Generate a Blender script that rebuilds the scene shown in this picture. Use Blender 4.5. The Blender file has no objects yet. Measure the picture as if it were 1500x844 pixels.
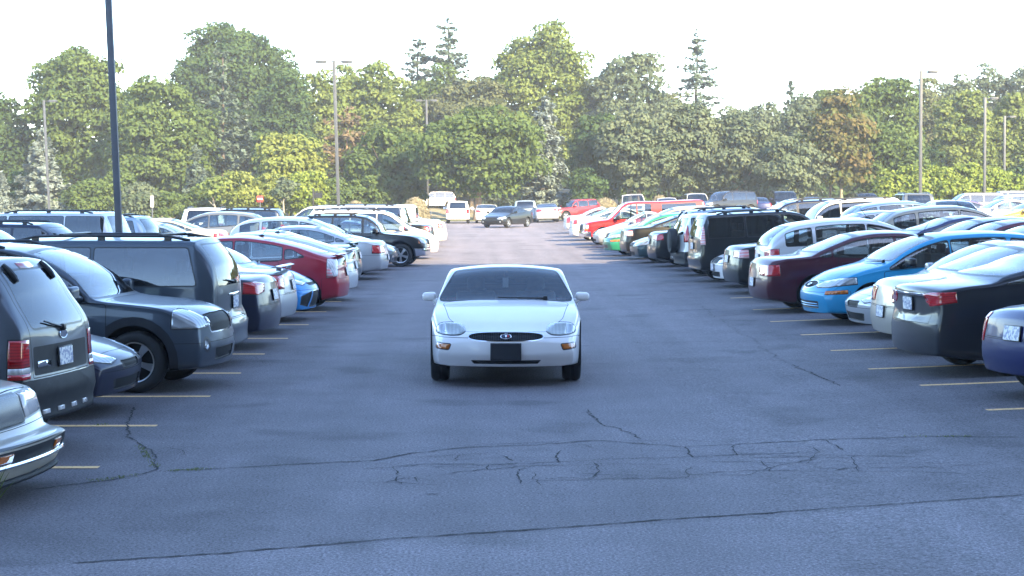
import bpy, bmesh, math, random
import numpy as np
from mathutils import Vector, Matrix
from mathutils.bvhtree import BVHTree
from mathutils.interpolate import poly_3d_calc

R = math.radians
scene = bpy.context.scene
COL = scene.collection
rnd = random.Random(7)

# ------------------------------------------------------------------ camera
F_PX, H_CAM, VPX, HOR = 2750.0, 2.33, 705.0, 283.0
YAW = math.atan((750 - VPX) / F_PX)
PITCH = math.atan((422 - HOR) / F_PX)
cam_d = bpy.data.cameras.new('camera')
cam = bpy.data.objects.new('camera', cam_d)
COL.objects.link(cam)
cam.location = (0, 0, H_CAM)
cam.rotation_euler = (R(90) - PITCH, 0, -YAW)
cam_d.sensor_width = 36.0
cam_d.lens = 36.0 * F_PX / 1500.0
cam_d.clip_start = 0.1
cam_d.clip_end = 3000
scene.camera = cam


def sstep(a, b, x):
    t = min(1.0, max(0.0, (x - a) / (b - a)))
    return t * t * (3 - 2 * t)


def gz(x, y=0.0):
    """height of the lot: level aisle, rising gently to the right-hand rows"""
    return 0.60 * sstep(1.5, 19.0, x)


def ray(px, py):
    v = Vector(((px - 750) / F_PX, -(py - 422) / F_PX, -1.0))
    return cam.rotation_euler.to_matrix() @ v


def at(px, py):
    """point on the ground seen at a photo pixel"""
    d = ray(px, py)
    z = 0.0
    for _ in range(12):
        t = (z - H_CAM) / d.z
        z = gz(d.x * t)
    return Vector((d.x * t, d.y * t, z))


def xat(px, y):
    """world x of photo column px at distance y"""
    d = ray(px, 300)
    return d.x / d.y * y


# ------------------------------------------------------------------ materials
def nmat(name):
    m = bpy.data.materials.new(name)
    m.use_nodes = True
    nt = m.node_tree
    for n in list(nt.nodes):
        nt.nodes.remove(n)
    out = nt.nodes.new('ShaderNodeOutputMaterial')
    return m, nt, out


def N(nt, kind, **kw):
    n = nt.nodes.new(kind)
    for k, v in kw.items():
        if k.startswith('i_'):
            key = k[2:].replace('_', ' ')
            n.inputs[key].default_value = v
        else:
            setattr(n, k, v)
    return n


def bsdf(nt, col=(.5, .5, .5), rough=.5, metal=0.0, coat=0.0, spec=.5):
    b = N(nt, 'ShaderNodeBsdfPrincipled')
    b.inputs['Base Color'].default_value = (*col, 1)
    b.inputs['Roughness'].default_value = rough
    b.inputs['Metallic'].default_value = metal
    b.inputs['Coat Weight'].default_value = coat
    b.inputs['Coat Roughness'].default_value = .04
    b.inputs['Specular IOR Level'].default_value = spec
    return b


def simple(name, col, rough=.5, metal=0.0, coat=0.0, var=0.0, scale=8.0, spec=.5):
    m, nt, out = nmat(name)
    b = bsdf(nt, col, rough, metal, coat, spec)
    if var > 0:
        tc = N(nt, 'ShaderNodeTexCoord')
        no = N(nt, 'ShaderNodeTexNoise')
        no.inputs['Scale'].default_value = scale
        no.inputs['Detail'].default_value = 4
        nt.links.new(tc.outputs['Object'], no.inputs['Vector'])
        mr = N(nt, 'ShaderNodeMapRange')
        mr.inputs['From Min'].default_value = .3
        mr.inputs['From Max'].default_value = .7
        mr.inputs['To Min'].default_value = 1 - var
        mr.inputs['To Max'].default_value = 1 + var
        nt.links.new(no.outputs['Fac'], mr.inputs['Value'])
        mx = N(nt, 'ShaderNodeVectorMath', operation='SCALE')
        mx.inputs[0].default_value = col
        nt.links.new(mr.outputs['Result'], mx.inputs['Scale'])
        nt.links.new(mx.outputs['Vector'], b.inputs['Base Color'])
    nt.links.new(b.outputs[0], out.inputs[0])
    return m


def make_paint():
    m, nt, out = nmat('car_paint')
    oi = N(nt, 'ShaderNodeObjectInfo')
    b = bsdf(nt, rough=.36, coat=.6, spec=.3)
    tc = N(nt, 'ShaderNodeTexCoord')
    # thin road dust, heavier low down on the body, with a shape of its own
    sp = N(nt, 'ShaderNodeSeparateXYZ')
    nt.links.new(tc.outputs['Object'], sp.inputs[0])
    mr = N(nt, 'ShaderNodeMapRange')
    mr.inputs['From Min'].default_value = .62
    mr.inputs['From Max'].default_value = .15
    mr.inputs['To Max'].default_value = .13
    nt.links.new(sp.outputs['Z'], mr.inputs['Value'])
    no = N(nt, 'ShaderNodeTexNoise')
    no.inputs['Scale'].default_value = 3.5
    no.inputs['Detail'].default_value = 5
    nt.links.new(tc.outputs['Object'], no.inputs['Vector'])
    ml = N(nt, 'ShaderNodeMath', operation='MULTIPLY')
    nt.links.new(mr.outputs[0], ml.inputs[0])
    nt.links.new(no.outputs['Fac'], ml.inputs[1])
    mix = N(nt, 'ShaderNodeMix', data_type='RGBA')
    nt.links.new(ml.outputs[0], mix.inputs['Factor'])
    nt.links.new(oi.outputs['Color'], mix.inputs[6])
    mix.inputs[7].default_value = (.16, .15, .14, 1)
    ge = N(nt, 'ShaderNodeNewGeometry')      # the inner side of the shell is grey headlining
    lin = N(nt, 'ShaderNodeMix', data_type='RGBA')
    nt.links.new(ge.outputs['Backfacing'], lin.inputs['Factor'])
    nt.links.new(mix.outputs[2], lin.inputs[6])
    lin.inputs[7].default_value = (.07, .07, .072, 1)
    nt.links.new(lin.outputs[2], b.inputs['Base Color'])
    nt.links.new(oi.outputs['Alpha'], b.inputs['Metallic'])
    r2 = N(nt, 'ShaderNodeMapRange')
    r2.inputs['To Min'].default_value = .03
    r2.inputs['To Max'].default_value = .10
    nt.links.new(no.outputs['Fac'], r2.inputs['Value'])
    nt.links.new(r2.outputs[0], b.inputs['Coat Roughness'])
    nt.links.new(b.outputs[0], out.inputs[0])
    return m


def make_glass(name, tint):
    m, nt, out = nmat(name)
    tr = N(nt, 'ShaderNodeBsdfTransparent')
    tr.inputs[0].default_value = (*tint, 1)
    gl = N(nt, 'ShaderNodeBsdfGlossy')
    gl.inputs['Roughness'].default_value = .015
    gl.inputs[0].default_value = (.95, .97, 1, 1)
    fr = N(nt, 'ShaderNodeFresnel')
    fr.inputs[0].default_value = 1.9
    mx = N(nt, 'ShaderNodeMixShader')
    nt.links.new(fr.outputs[0], mx.inputs[0])
    nt.links.new(tr.outputs[0], mx.inputs[1])
    nt.links.new(gl.outputs[0], mx.inputs[2])
    nt.links.new(mx.outputs[0], out.inputs[0])
    return m


def make_lens(name, c1, c2, scale, rough=.12, metal=0.0, axis='Y', coat=1.0):
    """lamp lens: ribbed reflector bands under a clear coat"""
    m, nt, out = nmat(name)
    tc = N(nt, 'ShaderNodeTexCoord')
    w = N(nt, 'ShaderNodeTexWave', wave_type='BANDS', bands_direction=axis)
    w.inputs['Scale'].default_value = scale
    w.inputs['Distortion'].default_value = 1.5
    w.inputs['Detail'].default_value = 2
    nt.links.new(tc.outputs['Object'], w.inputs['Vector'])
    mx = N(nt, 'ShaderNodeMix', data_type='RGBA')
    mx.inputs[6].default_value = (*c1, 1)
    mx.inputs[7].default_value = (*c2, 1)
    nt.links.new(w.outputs['Fac'], mx.inputs['Factor'])
    b = bsdf(nt, c1, rough, metal, coat, .5 if coat > .5 else .15)
    nt.links.new(mx.outputs[2], b.inputs['Base Color'])
    nt.links.new(b.outputs[0], out.inputs[0])
    return m


def make_plate():
    m, nt, out = nmat('plate_metal')
    tc = N(nt, 'ShaderNodeTexCoord')
    v = N(nt, 'ShaderNodeTexNoise')
    v.inputs['Scale'].default_value = 26
    nt.links.new(tc.outputs['Object'], v.inputs['Vector'])
    cr = N(nt, 'ShaderNodeValToRGB')
    cr.color_ramp.elements[0].position = .46
    cr.color_ramp.elements[0].color = (.25, .28, .40, 1)
    cr.color_ramp.elements[1].position = .54
    cr.color_ramp.elements[1].color = (.68, .68, .66, 1)
    nt.links.new(v.outputs['Fac'], cr.inputs['Fac'])
    b = bsdf(nt, rough=.4)
    nt.links.new(cr.outputs[0], b.inputs['Base Color'])
    nt.links.new(b.outputs[0], out.inputs[0])
    return m


M = {}
M['paint'] = make_paint()
M['gap'] = simple('panel_gap', (.006, .006, .007), .8)
M['trim'] = simple('black_trim', (.012, .012, .014), .35)
M['plastic'] = simple('dark_plastic', (.020, .021, .025), .6, var=.15, spec=.2)
M['under'] = simple('underbody', (.01, .01, .01), .9)
M['glass'] = make_glass('clear_glass', (.62, .70, .70))
M['privacy'] = make_glass('privacy_glass', (.10, .11, .13))
M['shield'] = make_glass('windshield_glass', (.76, .82, .85))
M['tyre'] = simple('tyre_rubber', (.014, .014, .015), .75, var=.2)
M['alloy'] = simple('wheel_alloy', (.55, .56, .58), .28, .85)
M['chrome'] = simple('chrome', (.75, .76, .78), .12, 1.0)
M['lamp'] = make_lens('headlamp_lens', (.44, .46, .47), (.30, .32, .34), 5, .10, .35)
M['lamp_old'] = make_lens('hazed_lens', (.25, .26, .235), (.20, .21, .185), 7, .22, .1)
M['red'] = make_lens('tail_lens', (.50, .012, .018), (.30, .006, .012), 12, .12, 0, 'Z')
M['amber'] = make_lens('amber_lens', (.60, .17, .015), (.42, .10, .01), 20, .15)
M['clearlens'] = make_lens('reverse_lens', (.70, .68, .68), (.50, .48, .48), 16, .12)
M['pinklens'] = make_lens('pale_red_lens', (.60, .16, .17), (.55, .40, .40), 5, .12, 0, 'Z')
M['grille'] = make_lens('grille_mesh', (.006, .006, .007), (.03, .03, .033), 26, .6, .1, 'Y', 0.0)
M['grille_old'] = make_lens('bright_grille', (.36, .37, .38), (.07, .07, .075), 30, .4, .4, 'Y', 0.0)
M['plate'] = make_plate()
M['platedark'] = simple('plate_holder', (.012, .014, .02), .4)
M['seat'] = simple('seat_fabric', (.15, .15, .155), .9, var=.2)
M['dash'] = simple('dashboard_vinyl', (.10, .10, .105), .7)
M['paper'] = simple('paper_tag', (.75, .75, .70), .8)
M['badge'] = simple('badge_blue', (.03, .05, .12), .25, .3)
M['steel'] = simple('painted_steel_post', (.055, .062, .078), .5, var=.15, scale=3)
M['signred'] = simple('sign_red', (.45, .03, .03), .5)
M['signwhite'] = simple('sign_white', (.7, .7, .68), .6)

# ------------------------------------------------------------------ small helpers


def link(o, parent=None):
    COL.objects.link(o)
    if parent is not None:
        o.parent = parent
    return o


def tag(o, label=None, cat=None, group=None, kind=None):
    if label:
        o['label'] = label
    if cat:
        o['category'] = cat
    if group:
        o['group'] = group
    if kind:
        o['kind'] = kind
    return o


def mesh_from_bm(name, bm, mats, smooth=True, ang=40):
    me = bpy.data.meshes.new(name)
    bm.to_mesh(me)
    bm.free()
    for m in mats if isinstance(mats, (list, tuple)) else [mats]:
        me.materials.append(m)
    if smooth:
        me.polygons.foreach_set('use_smooth', [True] * len(me.polygons))
        me.set_sharp_from_angle(angle=R(ang))
    return me


def mesh_raw(name, V, F, mats):
    me = bpy.data.meshes.new(name)
    me.from_pydata([tuple(v) for v in V], [], F)
    for m in mats if isinstance(mats, (list, tuple)) else [mats]:
        me.materials.append(m)
    return me


def bm_box(bm, c, s, bev=0.0, seg=2, rot=None):
    r = bmesh.ops.create_cube(bm, size=1.0)
    vs = r['verts']
    for v in vs:
        v.co = Vector((v.co.x * s[0], v.co.y * s[1], v.co.z * s[2]))
    if bev > 0:
        es = list({e for v in vs for e in v.link_edges})
        rr = bmesh.ops.bevel(bm, geom=es, offset=bev, segments=seg, affect='EDGES', profile=.6)
        vs = list({v for f in rr['faces'] for v in f.verts} | {v for v in vs if v.is_valid})
    mt = Matrix.Translation(c) @ (rot if rot is not None else Matrix.Identity(4))
    for v in vs:
        v.co = mt @ v.co
    return vs


def bm_tube(bm, pts, rad, n=8, cap=True):
    """swept tube; rad may be a list"""
    pts = [Vector(p) for p in pts]
    rads = rad if isinstance(rad, (list, tuple)) else [rad] * len(pts)
    rings = []
    for i, p in enumerate(pts):
        d = (pts[min(i + 1, len(pts) - 1)] - pts[max(i - 1, 0)]).normalized()
        a = d.cross(Vector((0, 0, 1)) if abs(d.z) < .9 else Vector((1, 0, 0))).normalized()
        b = d.cross(a)
        rings.append([bm.verts.new(p + (a * math.cos(2 * math.pi * k / n) + b * math.sin(2 * math.pi * k / n)) * rads[i]) for k in range(n)])
    for i in range(len(rings) - 1):
        for k in range(n):
            bm.faces.new((rings[i][k], rings[i][(k + 1) % n], rings[i + 1][(k + 1) % n], rings[i + 1][k]))
    if cap:
        bm.faces.new(rings[0][::-1])
        bm.faces.new(rings[-1])


def bm_lathe(bm, prof, axis='Y', n=32, c=(0, 0, 0)):
    """prof: list of (r, a) with a along the axis"""
    rings = []
    for r, a in prof:
        ring = []
        for k in range(n):
            t = 2 * math.pi * k / n
            if axis == 'Y':
                p = Vector((r * math.cos(t), a, r * math.sin(t)))
            else:
                p = Vector((r * math.cos(t), r * math.sin(t), a))
            ring.append(bm.verts.new(p + Vector(c)))
        rings.append(ring)
    for i in range(len(rings) - 1):
        for k in range(n):
            bm.faces.new((rings[i][k], rings[i][(k + 1) % n], rings[i + 1][(k + 1) % n], rings[i + 1][k]))


def pchip(pts):
    x = np.array([p[0] for p in pts], float)
    y = np.array([p[1] for p in pts], float)
    h = np.diff(x)
    s = np.diff(y) / h
    m = np.zeros_like(y)
    m[0], m[-1] = s[0], s[-1]
    for i in range(1, len(x) - 1):
        if s[i - 1] * s[i] > 0:
            w1, w2 = 2 * h[i] + h[i - 1], h[i] + 2 * h[i - 1]
            m[i] = (w1 + w2) / (w1 / s[i - 1] + w2 / s[i])

    def f(q):
        q = min(max(q, x[0]), x[-1])
        i = min(max(int(np.searchsorted(x, q) - 1), 0), len(h) - 1)
        t = (q - x[i]) / h[i]
        return float((2 * t**3 - 3 * t**2 + 1) * y[i] + (t**3 - 2 * t**2 + t) * h[i] * m[i] + (-2 * t**3 + 3 * t**2) * y[i + 1] + (t**3 - t**2) * h[i] * m[i + 1])
    return f


def rpoly(pts, r=.03, n=3):
    """round the corners of a convex 2-D polygon"""
    out = []
    k = len(pts)
    for i in range(k):
        p0, p, p1 = Vector(pts[i - 1]), Vector(pts[i]), Vector(pts[(i + 1) % k])
        a, b = p0 - p, p1 - p
        ra = min(r, a.length * .45)
        rb = min(r, b.length * .45)
        A, B = p + a.normalized() * ra, p + b.normalized() * rb
        for j in range(n + 1):
            t = j / n
            q = A * (1 - t)**2 + p * 2 * t * (1 - t) + B * t * t
            out.append((q.x, q.y))
    return out


def grow(pts, d):
    """offset a convex polygon outward by d"""
    c = Vector((sum(p[0] for p in pts) / len(pts), sum(p[1] for p in pts) / len(pts)))
    k = len(pts)
    ar = sum(pts[i - 1][0] * pts[i][1] - pts[i][0] * pts[i - 1][1] for i in range(k))
    sg = 1 if ar > 0 else -1
    out = []
    for i in range(k):
        p0, p, p1 = Vector(pts[i - 1]), Vector(pts[i]), Vector(pts[(i + 1) % k])
        e0, e1 = (p - p0), (p1 - p)
        if e0.length < 1e-6 or e1.length < 1e-6:
            out.append((p.x, p.y))
            continue
        n0 = Vector((e0.y, -e0.x)).normalized() * sg
        n1 = Vector((e1.y, -e1.x)).normalized() * sg
        b = n0 + n1
        b = b / max(.35, b.length_squared / 2)
        out.append((p.x + b.x * d, p.y + b.y * d))
    return out


def hull(pts):
    P = sorted(set((round(a, 4), round(b, 4)) for a, b in pts))

    def half(seq):
        h = []
        for p in seq:
            while len(h) >= 2 and (h[-1][0] - h[-2][0]) * (p[1] - h[-2][1]) - (h[-1][1] - h[-2][1]) * (p[0] - h[-2][0]) <= 1e-9:
                h.pop()
            h.append(p)
        return h
    a, b = half(P), half(P[::-1])
    return a[:-1] + b[:-1]
# ------------------------------------------------------------------ car builder
BODY_MATS = ['paint', 'gap', 'trim', 'plastic', 'under', 'chrome']
MI = {k: i for i, k in enumerate(BODY_MATS)}
MODELS = {}


class Car:
    D = dict(tum=.34, sw=.955, r=.07, c=.045, bf=.16, br=.12, Cf=.14, Rf=.75, Cr=.10, Rr=.6, clr=.22,
             tr=.325, tw=.21, nose=[(.2, -.06), (.5, 0), (.75, -.05), (1.2, -.2)], tail=[(.2, -.06), (.5, 0), (.8, -.04), (1.1, -.10), (2, -.12)],
             glass='glass', rear_glass=None, tz=.5, lin=0.0, scl=(1, 1, 1), spokes=5, rimr=.66, hubcap=False)

    def __init__(s, name, cat, **k):
        for a, b in {**Car.D, **k}.items():
            setattr(s, a, b)
        s.name, s.cat = name, cat
        s.parts = []          # (name, mesh, parent index, level, paint?, label)
        s.zt, s.be = pchip(s.top), pchip(s.belt)
        s.nd, s.td = pchip(s.nose), pchip(s.tail)
        s.build()

    # ---- surface
    def hw(s, x):
        w = s.W / 2
        if x > s.L - s.Rf:
            u = min(1, (x - (s.L - s.Rf)) / s.Rf)
            w -= s.Cf * (1 - math.sqrt(max(0, 1 - u * u))) + s.lin * u
        if x < s.Rr:
            u = min(1, (s.Rr - x) / s.Rr)
            w -= s.Cr * (1 - math.sqrt(max(0, 1 - u * u)))
        return w

    def section(s, x):
        w, zt, z0 = s.hw(x), s.zt(x), s.clr
        if x > s.L - s.Rf * .8:
            z0 += .03 * ((x - (s.L - s.Rf * .8)) / (s.Rf * .8))**2
        if x < .6:
            z0 += .08 * (1 - x / .6)**1.5
        zb = min(s.be(x), zt - .055)
        ys, zs = [0, w * .45, w - .12, w - .045], [z0, z0, z0, z0 + .012]
        for t, q in ((.05, .978), (.14, .988), (.28, .997), (.45, 1.0), (.62, .998), (.76, .992), (.86, .984), (.93, .972)):
            ys.append(w * q)
            zs.append(z0 + (zb - z0) * t)
        ws = w * s.sw
        ys.append(ws)
        zs.append(zb)
        h = zt - zb
        c = min(s.c, .45 * h)
        r = min(s.r, .5 * (h - c) + .002)
        hs = max(.001, h - c - r)
        yB = ws - s.tum * hs
        n = 10
        for i in range(1, n + 1):
            t = i / n
            ys.append(ws - s.tum * hs * t + .014 * math.sin(math.pi * t) * min(1, h / .4))
            zs.append(zb + hs * t)
        yC = yB - r * 1.05
        for a in (22, 45, 68, 90):
            a = R(a)
            ys.append(yB - r * 1.05 * (1 - math.cos(a)))
            zs.append(zb + hs + r * math.sin(a))
        for t in (.9, .75, .55, .3, 0):
            ys.append(yC * t)
            zs.append(zt - c * (t ** 2.2))
        s.iC = 13 + n + 3
        return ys, zs

    def cpt(s, x):
        ys, zs = s.section(x)
        return ys[s.iC], zs[s.iC]

    def deform(s, x, y, z):
        u = y / (s.W / 2)
        f = sstep(s.L - 1.1, s.L, x)
        b = sstep(1.0, 0, x)
        dx = -s.bf * u * u * f + s.br * u * u * b
        f2 = sstep(s.L - .55, s.L - .02, x)
        b2 = sstep(s.tz, .02, x)
        dx += s.nd(z) * f2 - s.td(z) * b2
        return (x + dx, y, z)

    def build(s):
        L = s.L
        t = np.linspace(0, math.pi / 2, 13)
        xs = list(.6 * (1 - np.cos(t)))
        n = int((L - 1.3) / .085)
        xs += list(np.linspace(.6, L - .7, n)[1:-1])
        xs += list(L - .7 * (1 - np.cos(t))[::-1])
        V, loops = [], []

        def add(loop):
            ids = []
            for p in loop:
                V.append(s.deform(*p))
                ids.append(len(V) - 1)
            loops.append(ids)

        def loop_at(x, k=1.0):
            ys, zs = s.section(x)
            m = len(ys)
            zc = (zs[0] + zs[-1]) / 2
            pts = [(x, ys[i] * k, zc + (zs[i] - zc) * k) for i in range(m)]
            pts += [(x, -ys[i] * k, zc + (zs[i] - zc) * k) for i in range(m - 2, 0, -1)]
            return pts
        sc = (.06, .2, .35, .5, .64, .76, .86, .94)
        for k in sc:
            add(loop_at(xs[0], k))
        for x in xs:
            add(loop_at(x))
        for k in sc[::-1]:
            add(loop_at(xs[-1], k))
        F = []
        m = len(loops[0])
        for a, b in zip(loops[:-1], loops[1:]):
            for i in range(m):
                j = (i + 1) % m
                F.append((a[i], b[i], b[j], a[j]))
        F.append(loops[0])
        F.append(loops[-1][::-1])
        me = bpy.data.meshes.new('tmp')
        me.from_pydata(V, [], F)
        bm = bmesh.new()
        bm.from_mesh(me)
        bpy.data.meshes.remove(me)
        bmesh.ops.recalc_face_normals(bm, faces=bm.faces)
        bm.normal_update()
        s.bm = bm
        s.bvh = BVHTree.FromBMesh(bm)
        bm.faces.ensure_lookup_table()
        s.rf = [([v.co.copy() for v in f.verts], [v.normal.copy() for v in f.verts]) for f in bm.faces]

    def nrm(s, co):
        loc, n, i, d = s.bvh.find_nearest(co)
        if d > .012:
            return Vector((0, 0, 0))
        cs, ns = s.rf[i]
        w = poly_3d_calc(cs, loc)
        q = Vector((0, 0, 0))
        for a, b in zip(w, ns):
            q += b * a
        return q.normalized()

    # ---- cutting features out of the skin
    def cut(s, poly, view, fil=None, faces=None):
        ax = {'F': ((0, 1, 0), (0, 0, 1), (1, 0, 0)), 'S': ((1, 0, 0), (0, 0, 1), (0, 1, 0)), 'T': ((1, 0, 0), (0, 1, 0), (0, 0, 1))}[view]
        A, B, d = [Vector(a) for a in ax]
        P = [A * p[0] + B * p[1] for p in poly]
        cen = sum(P, Vector()) / len(P)
        lo = (min(p[0] for p in poly), min(p[1] for p in poly))
        hi = (max(p[0] for p in poly), max(p[1] for p in poly))
        ia, ib = [i for i in range(3) if A[i]][0], [i for i in range(3) if B[i]][0]
        cand = []
        for f in (faces if faces is not None else s.bm.faces):
            c = f.calc_center_median()
            if c[ia] < lo[0] - .14 or c[ia] > hi[0] + .14 or c[ib] < lo[1] - .14 or c[ib] > hi[1] + .14:
                continue
            if fil and not fil(c, f.normal):
                continue
            aa = [v.co[ia] for v in f.verts]
            bb = [v.co[ib] for v in f.verts]
            if max(aa) < lo[0] or min(aa) > hi[0] or max(bb) < lo[1] or min(bb) > hi[1]:
                continue
            cand.append(f)
        for i in range(len(P)):
            p, q = P[i - 1], P[i]
            if (q - p).length < 1e-5:
                continue
            n = (q - p).cross(d).normalized()
            if (cen - p).dot(n) > 0:
                n = -n
            ins, st = [], []
            for f in cand:
                ds = [(v.co - p).dot(n) for v in f.verts]
                if max(ds) <= 1e-5:
                    ins.append(f)
                elif min(ds) < -1e-5:
                    st.append(f)
            for f in st:
                for e in list(f.edges):
                    v0, v1 = e.verts
                    d0, d1 = (v0.co - p).dot(n), (v1.co - p).dot(n)
                    if (d0 > 1e-5 and d1 < -1e-5) or (d0 < -1e-5 and d1 > 1e-5):
                        bmesh.utils.edge_split(e, v0, d0 / (d0 - d1))
                vs = list(f.verts)
                on = [i for i, v in enumerate(vs) if abs((v.co - p).dot(n)) <= 1.5e-5]
                m = len(vs)
                g = None
                if len(on) >= 2:
                    a, b = on[0], on[-1]
                    if (b - a) % m not in (1, m - 1):
                        g = bmesh.utils.face_split(f, vs[a], vs[b])[0]
                    elif len(on) > 2 and (on[1] - a) % m not in (1, m - 1):
                        g = bmesh.utils.face_split(f, vs[a], vs[on[1]])[0]
                for q in (f, g):
                    if q is not None:
                        q_c = q.calc_center_median()
                        if (q_c - p).dot(n) < 0:
                            ins.append(q)
            cand = list(dict.fromkeys(ins))
            if not cand:
                return []
        return cand

    def paintf(s, faces, mat):
        for f in faces:
            f.material_index = MI[mat]

    def delete(s, faces):
        if faces:
            bmesh.ops.delete(s.bm, geom=faces, context='FACES')

    def take(s, faces, name, mat, level=0, parent=None, off=0.0, label=None, rim=None):
        """lift faces out of the skin into a part of their own"""
        if not faces:
            return None
        idx, V, F, NN = {}, [], [], []
        for f in faces:
            fl = []
            for v in f.verts:
                if v.index not in idx or True:
                    if v not in idx:
                        idx[v] = len(V)
                        n = s.nrm(v.co)
                        V.append(v.co + n * off)
                        NN.append(n)
                fl.append(idx[v])
            F.append(fl)
        nsk = len(F)
        if off != 0:      # side wall along the outline so the part has an edge
            cnt = {}
            for fl in F:
                for i in range(len(fl)):
                    a, b = fl[i - 1], fl[i]
                    cnt[(a, b)] = cnt.get((a, b), 0) + 1
            for (a, b) in list(cnt):
                if (b, a) not in cnt:
                    k = len(V)
                    for q in (a, b):
                        V.append(V[q] - NN[q] * off * (1.0 if off > 0 else 1.0))
                        NN.append(Vector((0, 0, 0)))
                    F.append([b, a, k, k + 1])
        s.delete(faces)
        me = mesh_raw(name, V, F, [M[mat]] + ([M[rim]] if rim else []))
        me.polygons.foreach_set('use_smooth', [i < nsk for i in range(len(F))])
        if rim:
            me.polygons.foreach_set('material_index', [0 if i < nsk else 1 for i in range(len(F))])
        if off == 0:
            me.normals_split_custom_set_from_vertices([tuple(n) for n in NN])
        s.parts.append((name, me, parent, level, mat == 'paint', label))
        return len(s.parts) - 1

    def add(s, name, bm, mats, level=0, parent=None, smooth=True, paint=False, label=None, ang=40):
        me = mesh_from_bm(name, bm, mats, smooth, ang)
        s.parts.append((name, me, parent, level, paint, label))
        return len(s.parts) - 1

    def line(s, pts, view, fil, mat='gap', w=.008):
        for a, b in zip(pts[:-1], pts[1:]):
            a, b = Vector(a), Vector(b)
            d = (b - a).normalized()
            n = Vector((-d.y, d.x)) * w / 2
            a2, b2 = a - d * w / 2, b + d * w / 2
            f = s.cut([tuple(a2 + n), tuple(b2 + n), tuple(b2 - n), tuple(a2 - n)], view, fil)
            s.paintf(f, mat)

    # ---- standard equipment
    def arches(s, clad=0.0, rad=None):
        ra = rad or s.tr + .065
        for xw in s.axles:
            for sd in (1, -1):
                fil = lambda c, n, sd=sd: c.y * sd > s.W * .24
                zc = s.tr + .01

                def circ(r):
                    return [(xw + r * math.cos(2 * math.pi * k / 28), zc + r * math.sin(2 * math.pi * k / 28)) for k in range(28)]
                if clad:
                    s.paintf(s.cut(circ(ra + clad), 'S', fil), 'plastic')
                else:
                    s.paintf(s.cut(circ(ra + .012), 'S', fil), 'gap')
                s.delete(s.cut(circ(ra), 'S', fil))
        bm = s.bm
        for xw in s.axles:
            for sd in (1, -1):
                yo = sd * (s.W / 2 - .03)
                yi = sd * s.W * .26
                pr, pi_ = [], []
                for k in range(25):
                    t = -.5 + (math.pi + 1.0) * k / 24
                    x, z = xw + (ra + .002) * math.cos(t), max(s.clr, s.tr + .01 + (ra + .002) * math.sin(t))
                    pr.append(bm.verts.new((x, yo, z)))
                    pi_.append(bm.verts.new((x, yi, z)))
                for k in range(24):
                    f = bm.faces.new((pr[k], pr[k + 1], pi_[k + 1], pi_[k]))
                    f.material_index = MI['under']
                f = bm.faces.new(pi_)
                f.material_index = MI['under']

    def wheels(s):
        tr, tw = s.tr, s.tw
        for xw in s.axles:
            for sd in (1, -1):
                bm = bmesh.new()
                rr = tr * s.rimr
                hw = tw / 2
                prof = [(rr, -hw * .8), (rr + .02, -hw * .98), (tr - .035, -hw), (tr - .012, -hw * .86), (tr - .001, -hw * .6), (tr, -hw * .2), (tr - .006, -hw * .16),
                        (tr - .006, hw * .16), (tr, hw * .2), (tr - .001, hw * .6), (tr - .012, hw * .86), (tr - .035, hw), (rr + .02, hw * .98), (rr, hw * .8), (rr - .012, hw * .55), (rr - .012, -hw * .8), (rr, -hw * .8)]
                yc = sd * (s.W / 2 - hw - .025)
                bm_lathe(bm, prof, 'Y', 40, (xw, yc, tr))
                bmesh.ops.recalc_face_normals(bm, faces=bm.faces)
                w = s.add('wheel', bm, M['tyre'], 0, None, ang=50)
                bm = bmesh.new()
                o = sd * hw
                y0 = yc + o * .62
                if s.hubcap:
                    bm_lathe(bm, [(0.001, yc + o * .8), (.06, yc + o * .8), (rr * .55, yc + o * .72), (rr * .8, yc + o * .86), (rr * .98, yc + o * .8)], 'Y', 36, (xw, 0, tr))
                else:
                    bm_lathe(bm, [(rr - .012, yc - o * .5), (rr * .96, yc + o * .5), (rr * .94, yc + o * .86), (rr * .99, yc + o * .9), (rr, yc + o * .8)], 'Y', 40, (xw, 0, tr))
                    for k in range(s.spokes):
                        a = 2 * math.pi * k / s.spokes + .3
                        mt = Matrix.Translation((xw, 0, tr)) @ Matrix.Rotation(a, 4, 'Y')
                        w0, w1 = .05, rr * .42 if s.spokes <= 5 else .06
                        pts = []
                        for (rad, wd, yo) in ((.03, w0, .74), (rr * .6, (w0 + w1) * .45, .80), (rr * .95, w1, .72)):
                            pts.append([Vector((rad, yc + o * yo, -wd / 2)), Vector((rad, yc + o * yo, wd / 2)), Vector((rad, yc + o * (yo - .22), wd / 2)), Vector((rad, yc + o * (yo - .22), -wd / 2))])
                        vs = [[bm.verts.new(mt @ p) for p in q] for q in pts]
                        for a_, b_ in zip(vs[:-1], vs[1:]):
                            for i in range(4):
                                bm.faces.new((a_[i], a_[(i + 1) % 4], b_[(i + 1) % 4], b_[i]))
                    bm_lathe(bm, [(.001, yc + o * .84), (.05, yc + o * .82), (.062, yc + o * .6)], 'Y', 20, (xw, 0, tr))
                bmesh.ops.recalc_face_normals(bm, faces=bm.faces)
                rim = s.add('rim', bm, M['alloy'], 0, w, ang=30)
                bm = bmesh.new()
                bm_lathe(bm, [(.001, yc + o * .1), (rr - .014, yc + o * .1)], 'Y', 24, (xw, 0, tr))
                s.add('brake_disc', bm, M['under'], 1, w)

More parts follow.
